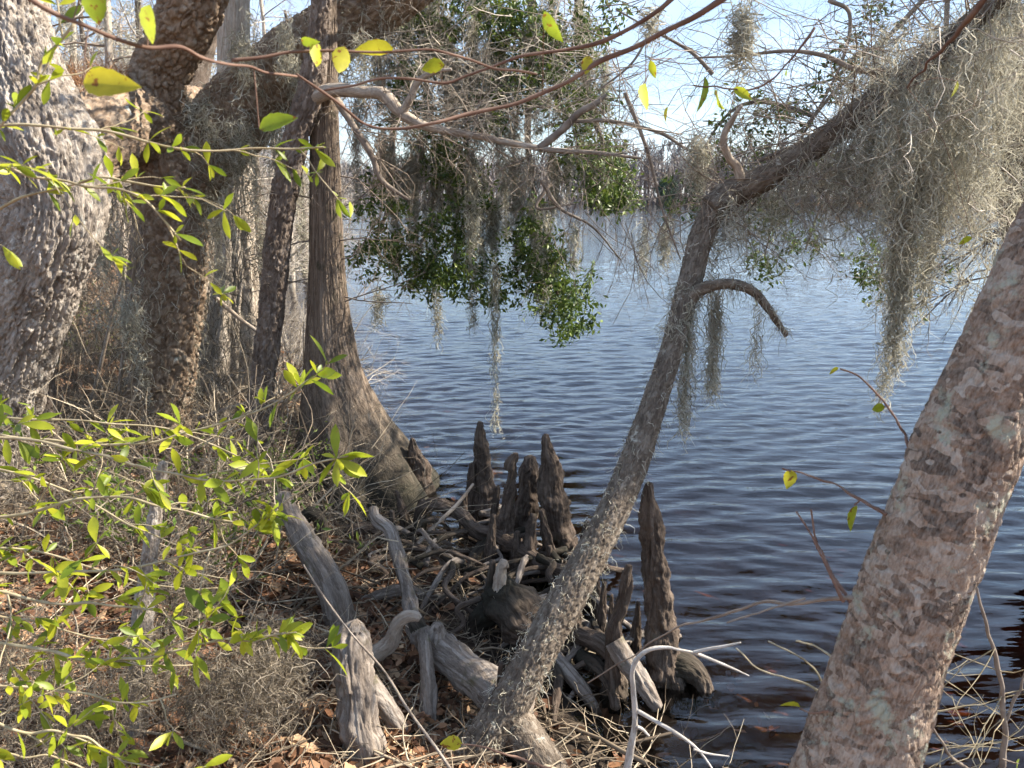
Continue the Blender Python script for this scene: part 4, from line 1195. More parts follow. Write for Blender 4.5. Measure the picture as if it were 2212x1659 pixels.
for x, y, a, b, n in FO:
    c = P(x, y, 8.0)
    k = mpp(x, y, 8.0)
    for s in blob(c, (a * k * 1.15, 0.75, b * k * 1.15), int(n * 2.8)):
        m = int(rng.integers(24, 46))
        ax = norm(rng.normal(size=3) * np.array([1, 1, 0.5]) + np.array([0, 0, -0.5]))
        t = rng.random((m, 1)) * 0.26
        pos.append(s + ax * t + rng.normal(size=(m, 3)) * 0.035)
leaf_obj('crown', np.vstack(pos), 0.062, M['oakleaf'], bough)

def hang(label, px, top, bot, half, Y, n, sw, group, curl=0.016, taper=0.7, spread=1):
    """one hanging tuft from photo row top to bottom"""
    a = P(px, top, Y)
    L = a[2] - P(px, bot, Y)[2]
    k = mpp(px, top, Y)
    m = int(max(1, round(half / 5.5))) if half > 14 else 1
    lst = []
    for q_ in range(m):                         # several separate streamers of unequal length
        f = 1.0 if q_ == 0 else rng.uniform(0.3, 0.95)
        c = a + np.array([rng.normal() * half * k * (0.15 if q_ == 0 else 0.48) * spread, rng.normal() * half * k * 0.8, rng.normal() * 0.03])
        tp = c + np.column_stack([rng.normal(size=3) * 2.5 * k, rng.normal(size=3) * 2.5 * k, np.zeros(3)])
        lst.append(festoon(tp, L * f, min(half, rng.uniform(5, 9)) * k, max(30, int(n * 0.62 * f / m)), sw, curl, taper=taper))
    o = strands_obj('spanish_moss', lst)
    return tag(o, label, 'moss', group)

ORD = 'first second third fourth fifth sixth seventh eighth ninth tenth eleventh twelfth thirteenth fourteenth fifteenth sixteenth seventeenth eighteenth nineteenth twentieth twenty-first twenty-second twenty-third twenty-fourth twenty-fifth twenty-sixth twenty-seventh twenty-eighth twenty-ninth thirtieth'.split()
GM = 'moss tufts hanging from the oak boughs over the lake'
hang('long pale sunlit moss rope hanging in the middle over the water', 1018, 320, 735, 20, 7.6, 1500, 0.0045, GM, taper=0.55)
hang('wide dark moss curtain beside the long pale rope', 932, 300, 620, 30, 8.2, 1700, 0.005, GM, taper=0.45)
hang('dark ragged moss hanging among the lowest oak leaves', 1160, 430, 650, 36, 8.0, 1200, 0.005, GM)
hang('thin moss thread trailing lowest, almost to the knees', 1066, 560, 950, 7, 7.4, 520, 0.004, GM, 0.012, taper=0.2)
hang('narrow moss tail hanging at the edge of the oak leaves over open water', 1238, 470, 570, 10, 7.6, 160, 0.004, GM)
hang('short thin moss strand over open water beside the leaning trunk', 1395, 480, 600, 7, 6.6, 160, 0.0035, GM, taper=0.3)
hang('short moss wisp hanging over open water, nearest the leaning trunk', 1442, 465, 570, 9, 6.0, 160, 0.0035, GM, taper=0.4)
hang('small moss wisp dangling over water right of the cypress twigs', 942, 620, 745, 5, 7.0, 130, 0.004, GM, taper=0.4)
hang('moss tuft on the bare twigs just right of the cypress trunk', 818, 640, 700, 18, 6.1, 200, 0.0035, GM)
cnt = {True: 0, False: 0}
for x, t, b, h, n in sorted(((880, 340, 540, 24, 900), (845, 320, 470, 22, 600), (820, 290, 440, 20, 600), (760, 210, 470, 10, 240), (1060, 430, 570, 22, 600), (1090, 330, 520, 22, 700), (1130, 330, 500, 22, 600), (1195, 330, 470, 20, 500),
                      (1230, 330, 430, 24, 400), (1280, 335, 440, 22, 500), (1320, 340, 430, 18, 300), (960, 290, 440, 26, 700), (905, 280, 400, 22, 500), (1000, 120, 330, 44, 1500), (1050, 100, 330, 40, 1300), (1095, 130, 340, 36, 1000),
                      (955, 60, 260, 34, 900), (905, 0, 190, 30, 900), (865, -20, 170, 26, 700), (1140, 40, 240, 36, 700), (930, -20, 120, 50, 800), (1040, -30, 130, 50, 800), (1190, -30, 130, 30, 400), (1250, -20, 110, 20, 250),
                      (820, 60, 250, 22, 500), (785, 180, 330, 16, 300), (800, -20, 240, 9, 240), (838, 20, 300, 10, 260), (875, 60, 330, 10, 260), (918, 80, 300, 10, 260), (972, 40, 330, 11, 300), (1025, 30, 300, 11, 300), (1075, 60, 380, 11, 320), (1112, 100, 330, 10, 260), (1160, 60, 300, 10, 240), (1205, 40, 260, 10, 220), (1275, 80, 260, 9, 180), (1308, 100, 250, 8, 150), (895, 330, 640, 9, 380), (985, 360, 600, 9, 320), (1045, 380, 640, 9, 320), (1112, 380, 620, 9, 320), (1180, 480, 690, 8, 260), (850, 440, 600, 8, 240))):
    up = t < 250
    cnt[up] += 1
    hang(ORD[cnt[up] - 1] + (' moss tuft from the big cypress among the oak boughs above the pale branch' if up else ' moss tuft from the big cypress in the row below the pale branch'), x, t, b, h, 8.0 if up else 8.3, int(n * 1.35), 0.0046, GM + (' above' if up else ' below'))
# tangle of fine pale twigs between the boughs
q = np.array([P(x, y, Y) for x, y, Y in zip(rng.uniform(740, 1330, 150), rng.uniform(20, 300, 150), rng.uniform(6.6, 8.8, 150))])
tw = twigs(q, rng.normal(size=(150, 3)) * np.array([1, 0.7, 0.5]), 0.8, 0.005, 3, 5, 0.0, 0.2, 0.8)
strands_obj('bare_twigs', tw, M['paletwig'], bough, 3)

# ------------------------------------------------------------------ moss on the leaning tree
GL = 'moss tufts hanging from the leaning tree'
hang('long thick moss tail hanging lowest over the open water', 1968, 330, 890, 24, 3.85, 2400, 0.0026, GL, 0.012, taper=0.25)
hang('long narrow moss column between the thick tail and the lichened trunk', 2040, 300, 690, 16, 3.85, 900, 0.0026, GL, 0.012, taper=0.3)
hang('narrow moss fringe hanging beside the bent trunk, its tip low over the water', 1490, 690, 960, 12, 3.75, 420, 0.0024, GL, 0.012, taper=0.4)
hang('slim moss wisp hanging below the bowed dead branch', 1560, 625, 860, 12, 3.8, 500, 0.0022, GL, 0.012, taper=0.3)
hang('single thin moss thread dangling from the bowed dead branch', 1640, 640, 800, 5, 3.82, 90, 0.002, GL, 0.01, taper=0.3)
hang('black shaded moss bundle on the broken stub above the bend', 1522, 280, 410, 18, 4.2, 420, 0.003, GL)
hang('dark moss tuft hanging from the top of the picture against the sky', 1605, -20, 110, 14, 3.2, 420, 0.0022, GL)
hang('small dark moss wisp against the sky near the top', 1405, 10, 75, 8, 3.6, 120, 0.0024, GL)
for k, (x, b, h, n) in enumerate(((1545, 640, 16, 500), (1580, 560, 18, 450), (1620, 600, 20, 550), (1665, 560, 22, 500), (1705, 620, 24, 700), (1750, 580, 24, 700), (1800, 520, 26, 700), (1840, 560, 26, 800), (1885, 570, 26, 800), (1925, 620, 22, 800),
                   (1950, 700, 16, 600), (2005, 560, 22, 700), (2075, 520, 22, 700), (2110, 480, 24, 600), (2150, 430, 26, 700), (2190, 400, 26, 700))):
    lp_y = np.interp(x, [c[0] for c in LIMB], [c[1] for c in LIMB]) + 12
    hang(ORD[k] + ' moss tuft along the long mossy limb, counted from the bend of the leaning trunk', x, lp_y, b, h, 3.95 + 0.12 * rng.normal(), int(n * 0.4), 0.0021, GL + ' limb', 0.018, taper=0.6)
# moss mats wrapped round trunk and limb, nobody could count the curls
def frame_pts(ctrl, rpx, n):
    p = path(ctrl, 400)
    Tn = norm(np.gradient(p, axis=0))
    rr = np.interp(np.linspace(0, 1, 400), np.linspace(0, 1, len(rpx)), [r * mpp(*c) for r, c in zip(rpx, ctrl)])
    k = rng.integers(0, 400, n)
    v = norm(np.cross(Tn[k], norm(rng.normal(size=(n, 3)))))
    return p[k] + v * rr[k][:, None] * 0.98, v
mt = []
V1, N1 = frame_pts(LEAN[5:], [37, 32, 28, 26, 25, 26, 27], 1100)
mt.append(coat(V1, N1, 650, 0.045, 0.0016))
V1, N1 = frame_pts(LEAN[8:10], [26, 25], 350)
mt.append(coat(V1, N1, 350, 0.07, 0.0018))
V1, N1 = frame_pts(LEAN[1:6], [50, 50, 46, 44, 42], 500)
mt.append(coat(V1, N1, 500, 0.045, 0.0015))
V1, N1 = frame_pts(LIMB[1:], [31, 28, 26, 25, 28, 26, 24, 22, 20], 700)
mt.append(coat(V1, N1, 350, 0.07, 0.002, hang=0.9))
V1, N1 = frame_pts(LIMB[5:], [28, 26, 24, 22, 20], 1300)
mt.append(coat(V1, N1, 550, 0.11, 0.0022, hang=0.9))
V1, N1 = frame_pts(BOW, [17, 13, 11, 10, 8.5, 7, 4], 260)
mt.append(coat(V1, N1, 260, 0.05, 0.0018, hang=0.9))
tag(strands_obj('moss_mat', mt), 'curly grey moss wrapped around the leaning trunk and its limb', 'moss', kind='stuff')
# the dense hanging mass in the upper corner: twigs of the edge tree and the limb thick with moss
mt = []
for x, y, a, b, n in ((2000, 100, 100, 80, 12), (2100, 150, 100, 110, 16), (2170, 60, 70, 80, 12), (2050, 240, 110, 80, 12), (2150, 300, 80, 100, 12), (1950, 250, 80, 70, 7), (1900, 90, 60, 60, 4), (2060, 30, 90, 50, 9)):
    for _ in range(n):
        px, py = x + rng.normal() * a * 0.6, y + rng.normal() * b * 0.6
        Y_ = rng.uniform(3.5, 4.7)
        c = P(px, py, Y_)
        mt.append(festoon(c + rng.normal(size=(4, 3)) * np.array([0.05, 0.05, 0.02]), rng.uniform(0.25, 0.95), rng.uniform(0.010, 0.03), int(rng.integers(40, 90)), 0.0021, 0.015))
tag(strands_obj('moss_thicket', mt), 'dense tangle of grey brown moss filling the upper corner by the lichened trunk', 'moss', kind='stuff')
q = np.array([P(x, y, Y) for x, y, Y in zip(rng.uniform(1880, 2240, 50), rng.uniform(-20, 470, 50), rng.uniform(3.4, 4.8, 50))])
tw = twigs(q, rng.normal(size=(50, 3)) * np.array([1, 0.7, 0.8]), 0.45, 0.0035, 3, 4, 0.0, 0.25, 0.8)
strands_obj('bare_twigs', tw, M['paletwig'], edge, 3)

# leafy sprays hanging below the limb, farther out
sh = thing('leafy_bough', 'thin evergreen bough with loose sprays of small leaves hanging below the mossy limb', 'branch', P(1700, 150, 6.0))
BR2 = [[(2050, -60, 6.0), (1900, 100, 6.0), (1760, 250, 5.9), (1690, 400, 5.9), (1650, 560, 5.9)], [(1900, 100, 6.0), (1850, 300, 5.8), (1780, 430, 5.8), (1740, 540, 5.8)], [(2050, -60, 6.0), (2030, 200, 5.7), (1960, 420, 5.6), (1900, 600, 5.6)], [(1760, 250, 5.9), (1640, 220, 5.9), (1560, 260, 5.9), (1480, 400, 5.9)], [(1900, 100, 6.0), (1850, 120, 6.0), (1800, 170, 6.0), (1700, 190, 6.0)]]
for b in BR2:
    mkt('branch', trunk(b, np.linspace(6, 1.5, len(b)), 60, 8), M['twig'], sh)
pos = []
for x, y, a, b, n in ((1660, 560, 40, 60, 9), (1740, 510, 40, 45, 7), (1880, 560, 50, 70, 13), (1930, 620, 30, 50, 6), (1990, 560, 35, 70, 7), (1620, 250, 60, 45, 11), (1700, 230, 45, 30, 8), (1480, 410, 30, 50, 7), (1540, 320, 40, 50, 7), (1640, 340, 60, 40, 8), (1850, 130, 60, 60, 10), (1800, 180, 40, 30, 5), (1890, 40, 50, 50, 9), (1780, 330, 40, 50, 5), (1650, 440, 40, 40, 5)):
    c = P(x, y, 5.85)
    kk = mpp(x, y, 5.85)
    for s in blob(c, (a * kk, 0.35, b * kk), n * 2):
        m = int(rng.integers(9, 18))
        ax = norm(rng.normal(size=3) + np.array([0, 0, -0.6]))
        pos.append(s + ax * rng.random((m, 1)) * 0.16 + rng.normal(size=(m, 3)) * 0.02)
pos = np.vstack(pos)
leaf_obj('crown', pos, 0.045, M['oakleaf'], sh)
q = np.concatenate([path(b, 40) for b in BR2])
strands_obj('twigs', twigs(q[rng.integers(0, len(q), 120)], rng.normal(size=(120, 3)) + np.array([0, 0, -0.4]), 0.45, 0.0035, 3, 3, 0.05, 0.2, 0.8), M['twig'], sh, 3)

# unseen crown added above the bough to shade the knees and cypress foot
b0s = P(2050, -60, 6.0)
ctw = twigs(np.repeat(b0s[None], 5, 0), [(1, 0.2, 0.55), (0.6, -0.5, 0.7), (0.7, 0.7, 0.7), (0.1, 0.2, 0.9), (1, -0.2, 0.8)], 2.0, 0.03, 4, 6, 0.0, 0.12, 0.75, 7)
for a_, b_ in ctw:
    a_[..., 2] = np.maximum(a_[..., 2], CAMZ + 0.26 * a_[..., 1] + 0.1)
strands_obj('shade_limbs', ctw, M['twig'], sh, 4)
cc = np.column_stack([rng.uniform(2.6, 5.6, 130), rng.uniform(4.6, 8.2, 130), rng.uniform(4.3, 5.8, 130)])
cl = clumps(cc, [(0.3, 0.3, 0.2)] * 130, 4, 10, 0.08)
leaf_obj('crown', cl[cl[:, 2] > CAMZ + 0.25 * cl[:, 1]], 0.075, M['oakleaf'], sh)

# fine bare twigs hanging over the water in the middle, dark against the bright lake and sky
bt = thing('hanging_twigs', 'fine bare dark twigs trailing down over the bright water in the middle', 'twigs', P(1350, -80, 5.0))
for b in ([(1500, -60, 5.0), (1430, 20, 5.0), (1370, 130, 5.0), (1300, 190, 5.0)], [(1350, 200, 5.6), (1400, 330, 5.6), (1430, 450, 5.6), (1470, 560, 5.6)], [(1185, 400, 7.0), (1160, 450, 6.9), (1240, 440, 6.8)], [(1170, 390, 6.8), (1210, 450, 6.8), (1280, 490, 6.8), (1340, 560, 6.8)], [(1540, 160, 5.4), (1490, 110, 5.4), (1400, 60, 5.4), (1330, 20, 5.4)],
          [(1790, 0, 4.6), (1835, 30, 4.6), (1820, 130, 4.6), (1750, 260, 4.6), (1680, 310, 4.6)]):
    mkt('branch', trunk(b, np.linspace(5, 1.5, len(b)), 60, 7), M['twig'], bt)
q = np.array([P(x, y, Y) for x, y, Y in zip(rng.uniform(1250, 1850, 90), rng.uniform(-20, 330, 90), rng.uniform(4.8, 7, 90))])
q2 = np.array([P(x, y, Y) for x, y, Y in zip(rng.uniform(1180, 1480, 26), rng.uniform(380, 520, 26), rng.uniform(5.5, 7, 26))])
tw = twigs(np.vstack([q, q2]), np.vstack([rng.normal(size=(90, 3)) * np.array([1.0, 0.5, 0.35]), rng.normal(size=(26, 3)) * 0.5 + np.array([0.1, 0, -0.9])]), 0.75, 0.0042, 3, 4, 0.03, 0.18, 0.7)
strands_obj('twigs', tw, M['twig'], bt, 3)
# ------------------------------------------------------------------ far shore
x = rng.uniform(-260, 330, 2600)
y = 268 + rng.random(2600) ** 0.8 * 55 - np.abs(x - 60) * 0.03
z = height(x, y)
n = len(x)
hgt = rng.uniform(11, 22, n) * (0.85 + 0.2 * np.sin(x * 0.02))
base = np.stack([x, y, z - 0.5], -1)
K = 5
u = np.linspace(0, 1, K)
Pn = base[:, None] + np.stack([np.zeros((n, K)), np.zeros((n, K)), u[None] * hgt[:, None]], -1)
Pn[..., :2] += np.cumsum(rng.normal(size=(n, K, 2)) * 0.25, 1)
R = (0.34 * rng.uniform(0.5, 1.2, n))[:, None] * (1 - 0.75 * u)
lst = [(Pn, R)]
kk = 22
c = np.repeat(np.arange(n), kk)
t = rng.uniform(0.25, 0.95, n * kk)
p = base[c] + np.stack([0 * t, 0 * t, t * hgt[c]], -1)
d = norm(np.stack([rng.normal(size=n * kk) * 0.5, rng.normal(size=n * kk) * 0.3, np.ones(n * kk) * 0.8], -1))
Ln = rng.uniform(1.8, 5.5, n * kk) * (1.1 - 0.5 * t)
Pn = p[:, None] + d[:, None] * (np.linspace(0, 1, 3)[None] * Ln[:, None])[..., None]
lst.append((Pn, np.broadcast_to(np.array([0.20, 0.15, 0.07]), (n * kk, 3))))
m = 9000
xb = rng.uniform(-260, 330, m)
yb = 264 + rng.random(m) * 10 - np.abs(xb - 60) * 0.03
pb_ = np.stack([xb, yb, height(xb, yb) - 0.3], -1)
db = norm(np.stack([rng.normal(size=m) * 0.45, rng.normal(size=m) * 0.3, np.ones(m)], -1))
Pn = pb_[:, None] + db[:, None] * (np.linspace(0, 1, 3)[None] * rng.uniform(1, 4.5, m)[:, None])[..., None]
lst.append((Pn, np.broadcast_to(np.array([0.26, 0.2, 0.08]), (m, 3))))
tag(strands_obj('far_woods', lst, M['farwood']), 'grey leafless woods along the far shore', 'woods', kind='stuff')
for k, (px, w_, lab) in enumerate([(1440, 22, 'dark bluish evergreen in the bare woods across the lake'), (1500, 12, 'smaller evergreen beside the bluish one across the lake')]):
    b = P(px, 434, 263)
    b[2] = 0.3
    e = thing('far_evergreen', lab, 'tree', b)
    s = 262 / FPX
    mkt('trunk', tube([b, b + [0, 0, 7]], [0.25, 0.1], 8, 8), M['farwood'], e)
    leaf_obj('crown', clumps([b + np.array([0, 0, 4.5])], [(w_ * s, 2.5, 5.0 - k)], 60, 60, 0.6), 0.7, M['fargreen'], e)

# bare brush on the near shore to the left of the open lake, farther off
GB = 'bare sunlit bushes along the receding shore'
for k in range(9):
    Yb = 17 + k * 4.2
    xs = np.interp(Yb, SHORE[11:21, 1], SHORE[11:21, 0])
    b = np.array([xs - rng.uniform(-0.8, 1.2), Yb, 0.0])
    b[2] = gz(b)
    o = strands_obj('bare_bush', twigs(np.repeat(b[None], 16, 0) + rng.normal(size=(16, 3)) * [0.5, 0.5, 0], rng.normal(size=(16, 3)) * [0.6, 0.5, 0.2] + [0.25, 0, 0.8], rng.uniform(2.0, 4.2, 16), 0.02, 4, 5, 0.02, 0.14, 0.7), M['paletwig'], None, 3)
    tag(o, 'bare pale bush on the receding shore left of the open lake', 'bush', GB)
for k, (px, py, Yb) in enumerate(((600, 920, 7.3), (625, 880, 7.8), (600, 760, 9.5), (640, 800, 8.4), (570, 800, 10.5), (790, 720, 9.0))):
    b = GP(px, py) if px < 700 else np.array([*P(px - 90, 760, 9.2)[:2], 0.0])
    b[2] = gz(b)
    o = strands_obj('bare_bush', twigs(np.repeat(b[None], 9, 0) + rng.normal(size=(9, 3)) * [0.15, 0.15, 0], rng.normal(size=(9, 3)) * [0.5, 0.4, 0.2] + [0.35, -0.1, 0.8], rng.uniform(0.7, 1.5, 9), 0.009, 4, 4, 0.02, 0.16, 0.7), M['paletwig'], None, 3)
    tag(o, 'pale leafless brush crowding the bank beside the big cypress' if px < 700 else 'pale bare branches leaning over the water just right of the big cypress', 'bush', 'pale brush beside the cypress')

# ------------------------------------------------------------------ trees and undergrowth deeper on the bank
GT = 'slender bare trees in the woods behind'
spots = [(250, 620, 13, 12), (300, 540, 17, 10), (150, 560, 15, 13), (220, 500, 21, 9), (430, 560, 14, 12), (120, 500, 24, 9), (270, 470, 28, 8), (190, 470, 30, 7), (460, 520, 19, 9), (560, 520, 17, 8), (320, 470, 33, 8), (420, 470, 26, 8), (230, 460, 40, 8), (150, 470, 36, 8), (270, 455, 48, 8), (370, 480, 24, 9), (200, 560, 18, 7), (520, 480, 24, 8), (620, 500, 21, 7), (650, 480, 26, 7)]
for k, (px, py, Y_, rr) in enumerate(spots):
    b = P(px, 470, Y_)
    b[2] = gz(b) - 0.1
    Ht = rng.uniform(6, 10)
    lean_ = rng.normal(size=2) * 0.5
    C = [b + np.array([lean_[0] * t * t, lean_[1] * t * t, Ht * t]) + (rng.normal(size=3) * 0.08 if 0 < t < 1 else 0) for t in np.linspace(0, 1, 6)]
    r_ = rr * mpp(px, 470, Y_)
    e = thing('bank_tree', 'slender bare tree in the sunlit woods behind the mossy trunks', 'tree', b, GT)
    mkt('trunk', tube(C, np.linspace(r_, r_ * 0.35, 6), 50, 16, d_plates(r_ * 0.2, 16, 0.4, 90 + k)), M['lean' if k % 2 else 'palecypress'], e)
    sp_ = spline(np.array(C), 40)
    q = sp_[rng.integers(6, 40, 22)]
    strands_obj('crown', twigs(q, rng.normal(size=(22, 3)) * [1, 1, 0.4] + [0, 0, 0.35], rng.uniform(1.0, 2.4, 22), r_ * 0.22, 4, 4, 0.0, 0.16, 0.75), M['paletwig' if k % 3 else 'twig'], e, 3)
    if k < 9:
        mt = [festoon(sp_[rng.integers(8, 34, 3)] + rng.normal(size=(3, 3)) * 0.4, rng.uniform(0.5, 1.4), 0.12, 200, 0.006, 0.03) for _ in range(5)]
        tag(strands_obj('spanish_moss', mt), 'moss hanging in the slender bare trees behind the mossy trunks', 'moss', 'moss in the woods behind')
# the woods that close the view at the back of the bank
m = 2600
xb = rng.uniform(-45, -6, m)
yb = rng.uniform(24, 62, m)
ok = lake_sd(xb, yb) > 0.5
xb, yb = xb[ok], yb[ok]
pb_ = np.stack([xb, yb, height(xb, yb) - 0.1], -1)
db = rng.normal(size=pb_.shape) * [0.12, 0.12, 0.05] + [0, 0, 1]
bw = twigs(pb_, db, rng.uniform(1.5, 9, len(pb_)), rng.uniform(0.02, 0.07, len(pb_)), 3, 4, 0, 0.07, 0.6, 5)
tag(strands_obj('back_woods', bw, M['farwood']), 'distant bare woods closing the bank behind the trunks', 'woods', kind='stuff')
# undergrowth
pb_ = np.vstack([ground_pts(1100, (-8.5, -1.2), (6.4, 16), 0.4), ground_pts(650, (-4.5, -1.9), (4.0, 7.6), 0.5), ground_pts(150, (-2.2, -0.9), (3.8, 5.2), 0.35)])
bw = twigs(pb_, rng.normal(size=pb_.shape) * [0.7, 0.7, 0.3] + [0, 0, 0.7], rng.uniform(0.3, 1.3, len(pb_)), rng.uniform(0.003, 0.008, len(pb_)), 3, 3, 0.02, 0.18, 0.8)
tag(strands_obj('undergrowth', bw, M['stick']), 'tangled dead undergrowth on the bank between the trunks', 'undergrowth', kind='stuff')
# matted moss and straw caught in the undergrowth
pb_ = np.vstack([ground_pts(2200, (-4.6, -1.7), (3.4, 7.6), 0.4), ground_pts(1600, (-9, -1.6), (8.5, 15), 0.4)])
pb_[:, 2] += rng.random(len(pb_)) ** 2 * 0.9
tag(strands_obj('tangled_moss', [coat(pb_, norm(rng.normal(size=pb_.shape)), 7000, 0.16, 0.0028, K=7, hang=0.7)], M['drymoss']), 'dry moss and straw caught in the undergrowth of the bank', 'moss', kind='stuff')
pb_ = ground_pts(2600, (-5.5, -1.9), (7.0, 12.5), 0.4)  # added moss strands that fill the gaps and deepen the shade
pb_[:, 2] += 0.2 + rng.random(len(pb_)) * 2.3
tag(strands_obj('shade_thicket', [coat(pb_, norm(rng.normal(size=pb_.shape)), 5200, 0.26, 0.0045, K=7, hang=1.1)], M['drymoss']), 'brown moss thicket added to shade the gaps behind the trunks', 'thicket', kind='stuff')
# dark dead thicket and low shrubs between the oak and the plated trunk
for lab, px, py, hw, nl, mat_ in (('small yellow green shrub in the dark gap beside the big oak', 165, 790, 0.5, 900, 'smallleaf'), ('low green sprays under the big oak by the curved stem', 80, 880, 0.35, 500, 'smallleaf'), ('fine leaved green shrub beside the foot of the slim dark trunk', 560, 1120, 0.35, 900, 'smallleaf'), ('bushy yellow green shrub filling the bank in front of the plated trunk', 330, 1260, 0.62, 900, 'smallleaf')):
    b = GP(px, py)
    e = thing('low_shrub', lab, 'shrub', b)
    tw = twigs(np.repeat(b[None], 12, 0), rng.normal(size=(12, 3)) * [0.5, 0.5, 0.2] + [0, 0, 0.9], rng.uniform(0.5, 1.0, 12) * hw * 1.8, 0.005, 3, 5, 0.02, 0.15, 0.7)
    strands_obj('stems', tw, M['twig'], e, 3)
    leaf_obj('foliage', tips(tw, nl) + rng.normal(size=(nl, 3)) * 0.02, 0.035 if hw < 0.6 else 0.05, M['smallleaf'], e, aspect=0.36)
dks = thing('dark_sapling', 'thin dark stem rising beside the big oak trunk', 'sapling', P(120, 985, 5.6))
mkt('trunk', trunk([(120, 985, 5.6), (105, 900, 5.6), (95, 800, 5.6), (92, 700, 5.6), (110, 560, 5.6), (120, 460, 5.6)], [22, 20, 17, 16, 13, 10], 120, 40, d_plates(0.012, 30, 0.4, 95)), M['flaky'], dks)
wood('leaning_pole', 'pale thin dead pole leaning in the litter beside the dark stem', 'stick', [(180, 985), (190, 900), (215, 800), (240, 690), (262, 610)], [4, 4, 4, 3.5, 3], [6.6, 6.6, 6.6, 6.6, 6.6], 'palebranch', 0.1, seg=8, amp=0.001)
wood('leaning_pole', 'dead pole propped against the plated trunk', 'stick', [(250, 900), (262, 800), (275, 700), (292, 560)], [4.5, 4, 4, 3.5], [6.3, 6.3, 6.3, 6.3], 'palebranch', 0.1, seg=8, amp=0.001)
wood('dead_bough', 'dead twig bough reaching from the plated trunk towards the slim dark trunk', 'branch', [(430, 905), (500, 880), (560, 868), (610, 866)], [5, 4.5, 4, 2.5], [6.2, 6.1, 6.0, 5.9], 'palebranch', 0.1, seg=8, amp=0.001)
wood('dead_bough', 'dead broken branch slanting between the pale cypress and the slim dark trunk', 'branch', [(468, 645), (520, 690), (560, 720), (595, 760)], [5, 4.5, 4, 3], [6.6, 6.5, 6.4, 6.3], 'palebranch', 0.1, seg=8, amp=0.001)

# moss on the plated tree
GP_ = 'moss hanging on the plated trunk and its limb'
c1 = c2 = 0
for x, t, b, h, n in sorted(((250, 640, 830, 22, 420), (285, 620, 900, 18, 420), (440, 200, 420, 40, 700), (490, 250, 520, 40, 800), (540, 260, 560, 34, 700), (590, 230, 470, 28, 500), (520, 60, 240, 40, 500), (600, 40, 200, 36, 500), (460, 420, 640, 26, 500), (650, 130, 300, 22, 320), (410, 380, 520, 20, 260), (720, 110, 260, 22, 320), (775, 60, 220, 24, 400), (560, 480, 700, 20, 320), (640, 300, 620, 14, 300), (215, 480, 640, 26, 380), (180, 500, 600, 24, 300))):
    if x > 330:
        c1 += 1
        lab = ORD[c1 - 1] + ' moss tuft along the forked limb, counted from the plated trunk'
    else:
        c2 += 1
        lab = ORD[c2 - 1] + ' moss tuft from the big oak in the gap before the plated trunk'
    hang(lab, x, t, b, h, 6.35 if x > 330 else 6.0, int(n * 0.75), 0.0034, GP_ if x > 330 else 'moss in the gap beside the oak', 0.02)
mt = []
LB = [(375, 470, 6.45), (430, 350, 6.6), (510, 250, 6.8), (610, 155, 6.9), (720, 70, 6.9), (860, -25, 6.9)]
V1, N1 = frame_pts(LB, [50, 72, 78, 72, 64, 58], 3600)
mt.append(coat(V1, N1, 2000, 0.12, 0.003, hang=0.8))
V1, N1 = frame_pts([(340, 880, 6.4), (362, 760, 6.4), (378, 640, 6.4), (382, 520, 6.4)], [66, 60, 58, 62], 500)
mt.append(coat(V1, N1, 500, 0.10, 0.003, hang=0.8))
tag(strands_obj('moss_mat', mt), 'curly moss clinging to the limb of the plated tree', 'moss', kind='stuff')

# moss heaps on the ground among the shrub stems
GH = 'clumps of fallen moss at the foot of the shrub'
for lab, px, py, hw, hh, n in (('large heap of fallen grey moss in front of the split stump', 520, 1520, 0.28, 0.16, 1500), ('grey moss clump tangled on the shrub twigs by the leaf litter', 600, 1430, 0.18, 0.16, 900), ('moss clump under the lowest shrub branch at the bottom corner', 130, 1590, 0.30, 0.22, 900), ('moss clump low behind the shrub branches', 330, 1480, 0.26, 0.2, 700), ('tall moss tangle standing behind the shrub leaves', 400, 1300, 0.2, 0.26, 700), ('brown moss tangle at the very edge under the shrub', 60, 1450, 0.2, 0.26, 600), ('thin moss clump behind the highest shrub branch', 230, 1130, 0.3, 0.26, 500)):
    b = GP(px, py)
    b = b + (np.array([0, 0, CAMZ]) - b) * 0.12
    v = blob(b + [0, 0, hh * 0.3], (hw, hw, hh), n, 0.1)
    v[:, 2] = np.maximum(v[:, 2], height(v[:, 0], v[:, 1]) + 0.01)
    o = strands_obj('fallen_moss', [coat(v, norm(rng.normal(size=v.shape)), n, 0.11, 0.0015, hang=0.4, K=7)], M['drymoss'])
    tag(o, lab, 'moss', GH)

# ------------------------------------------------------------------ leafy shrub branches reaching in from the left, each leaf a piece of its own
LM = [leaf_mesh('shrub_leaf_shape', M['shrubleaf'], L, W_, b, f, 0.6) for L, W_, b, f in ((0.080, 0.025, 0.10, 0.25), (0.066, 0.023, 0.25, 0.2), (0.058, 0.020, 0.02, 0.3), (0.090, 0.027, 0.18, 0.2))]

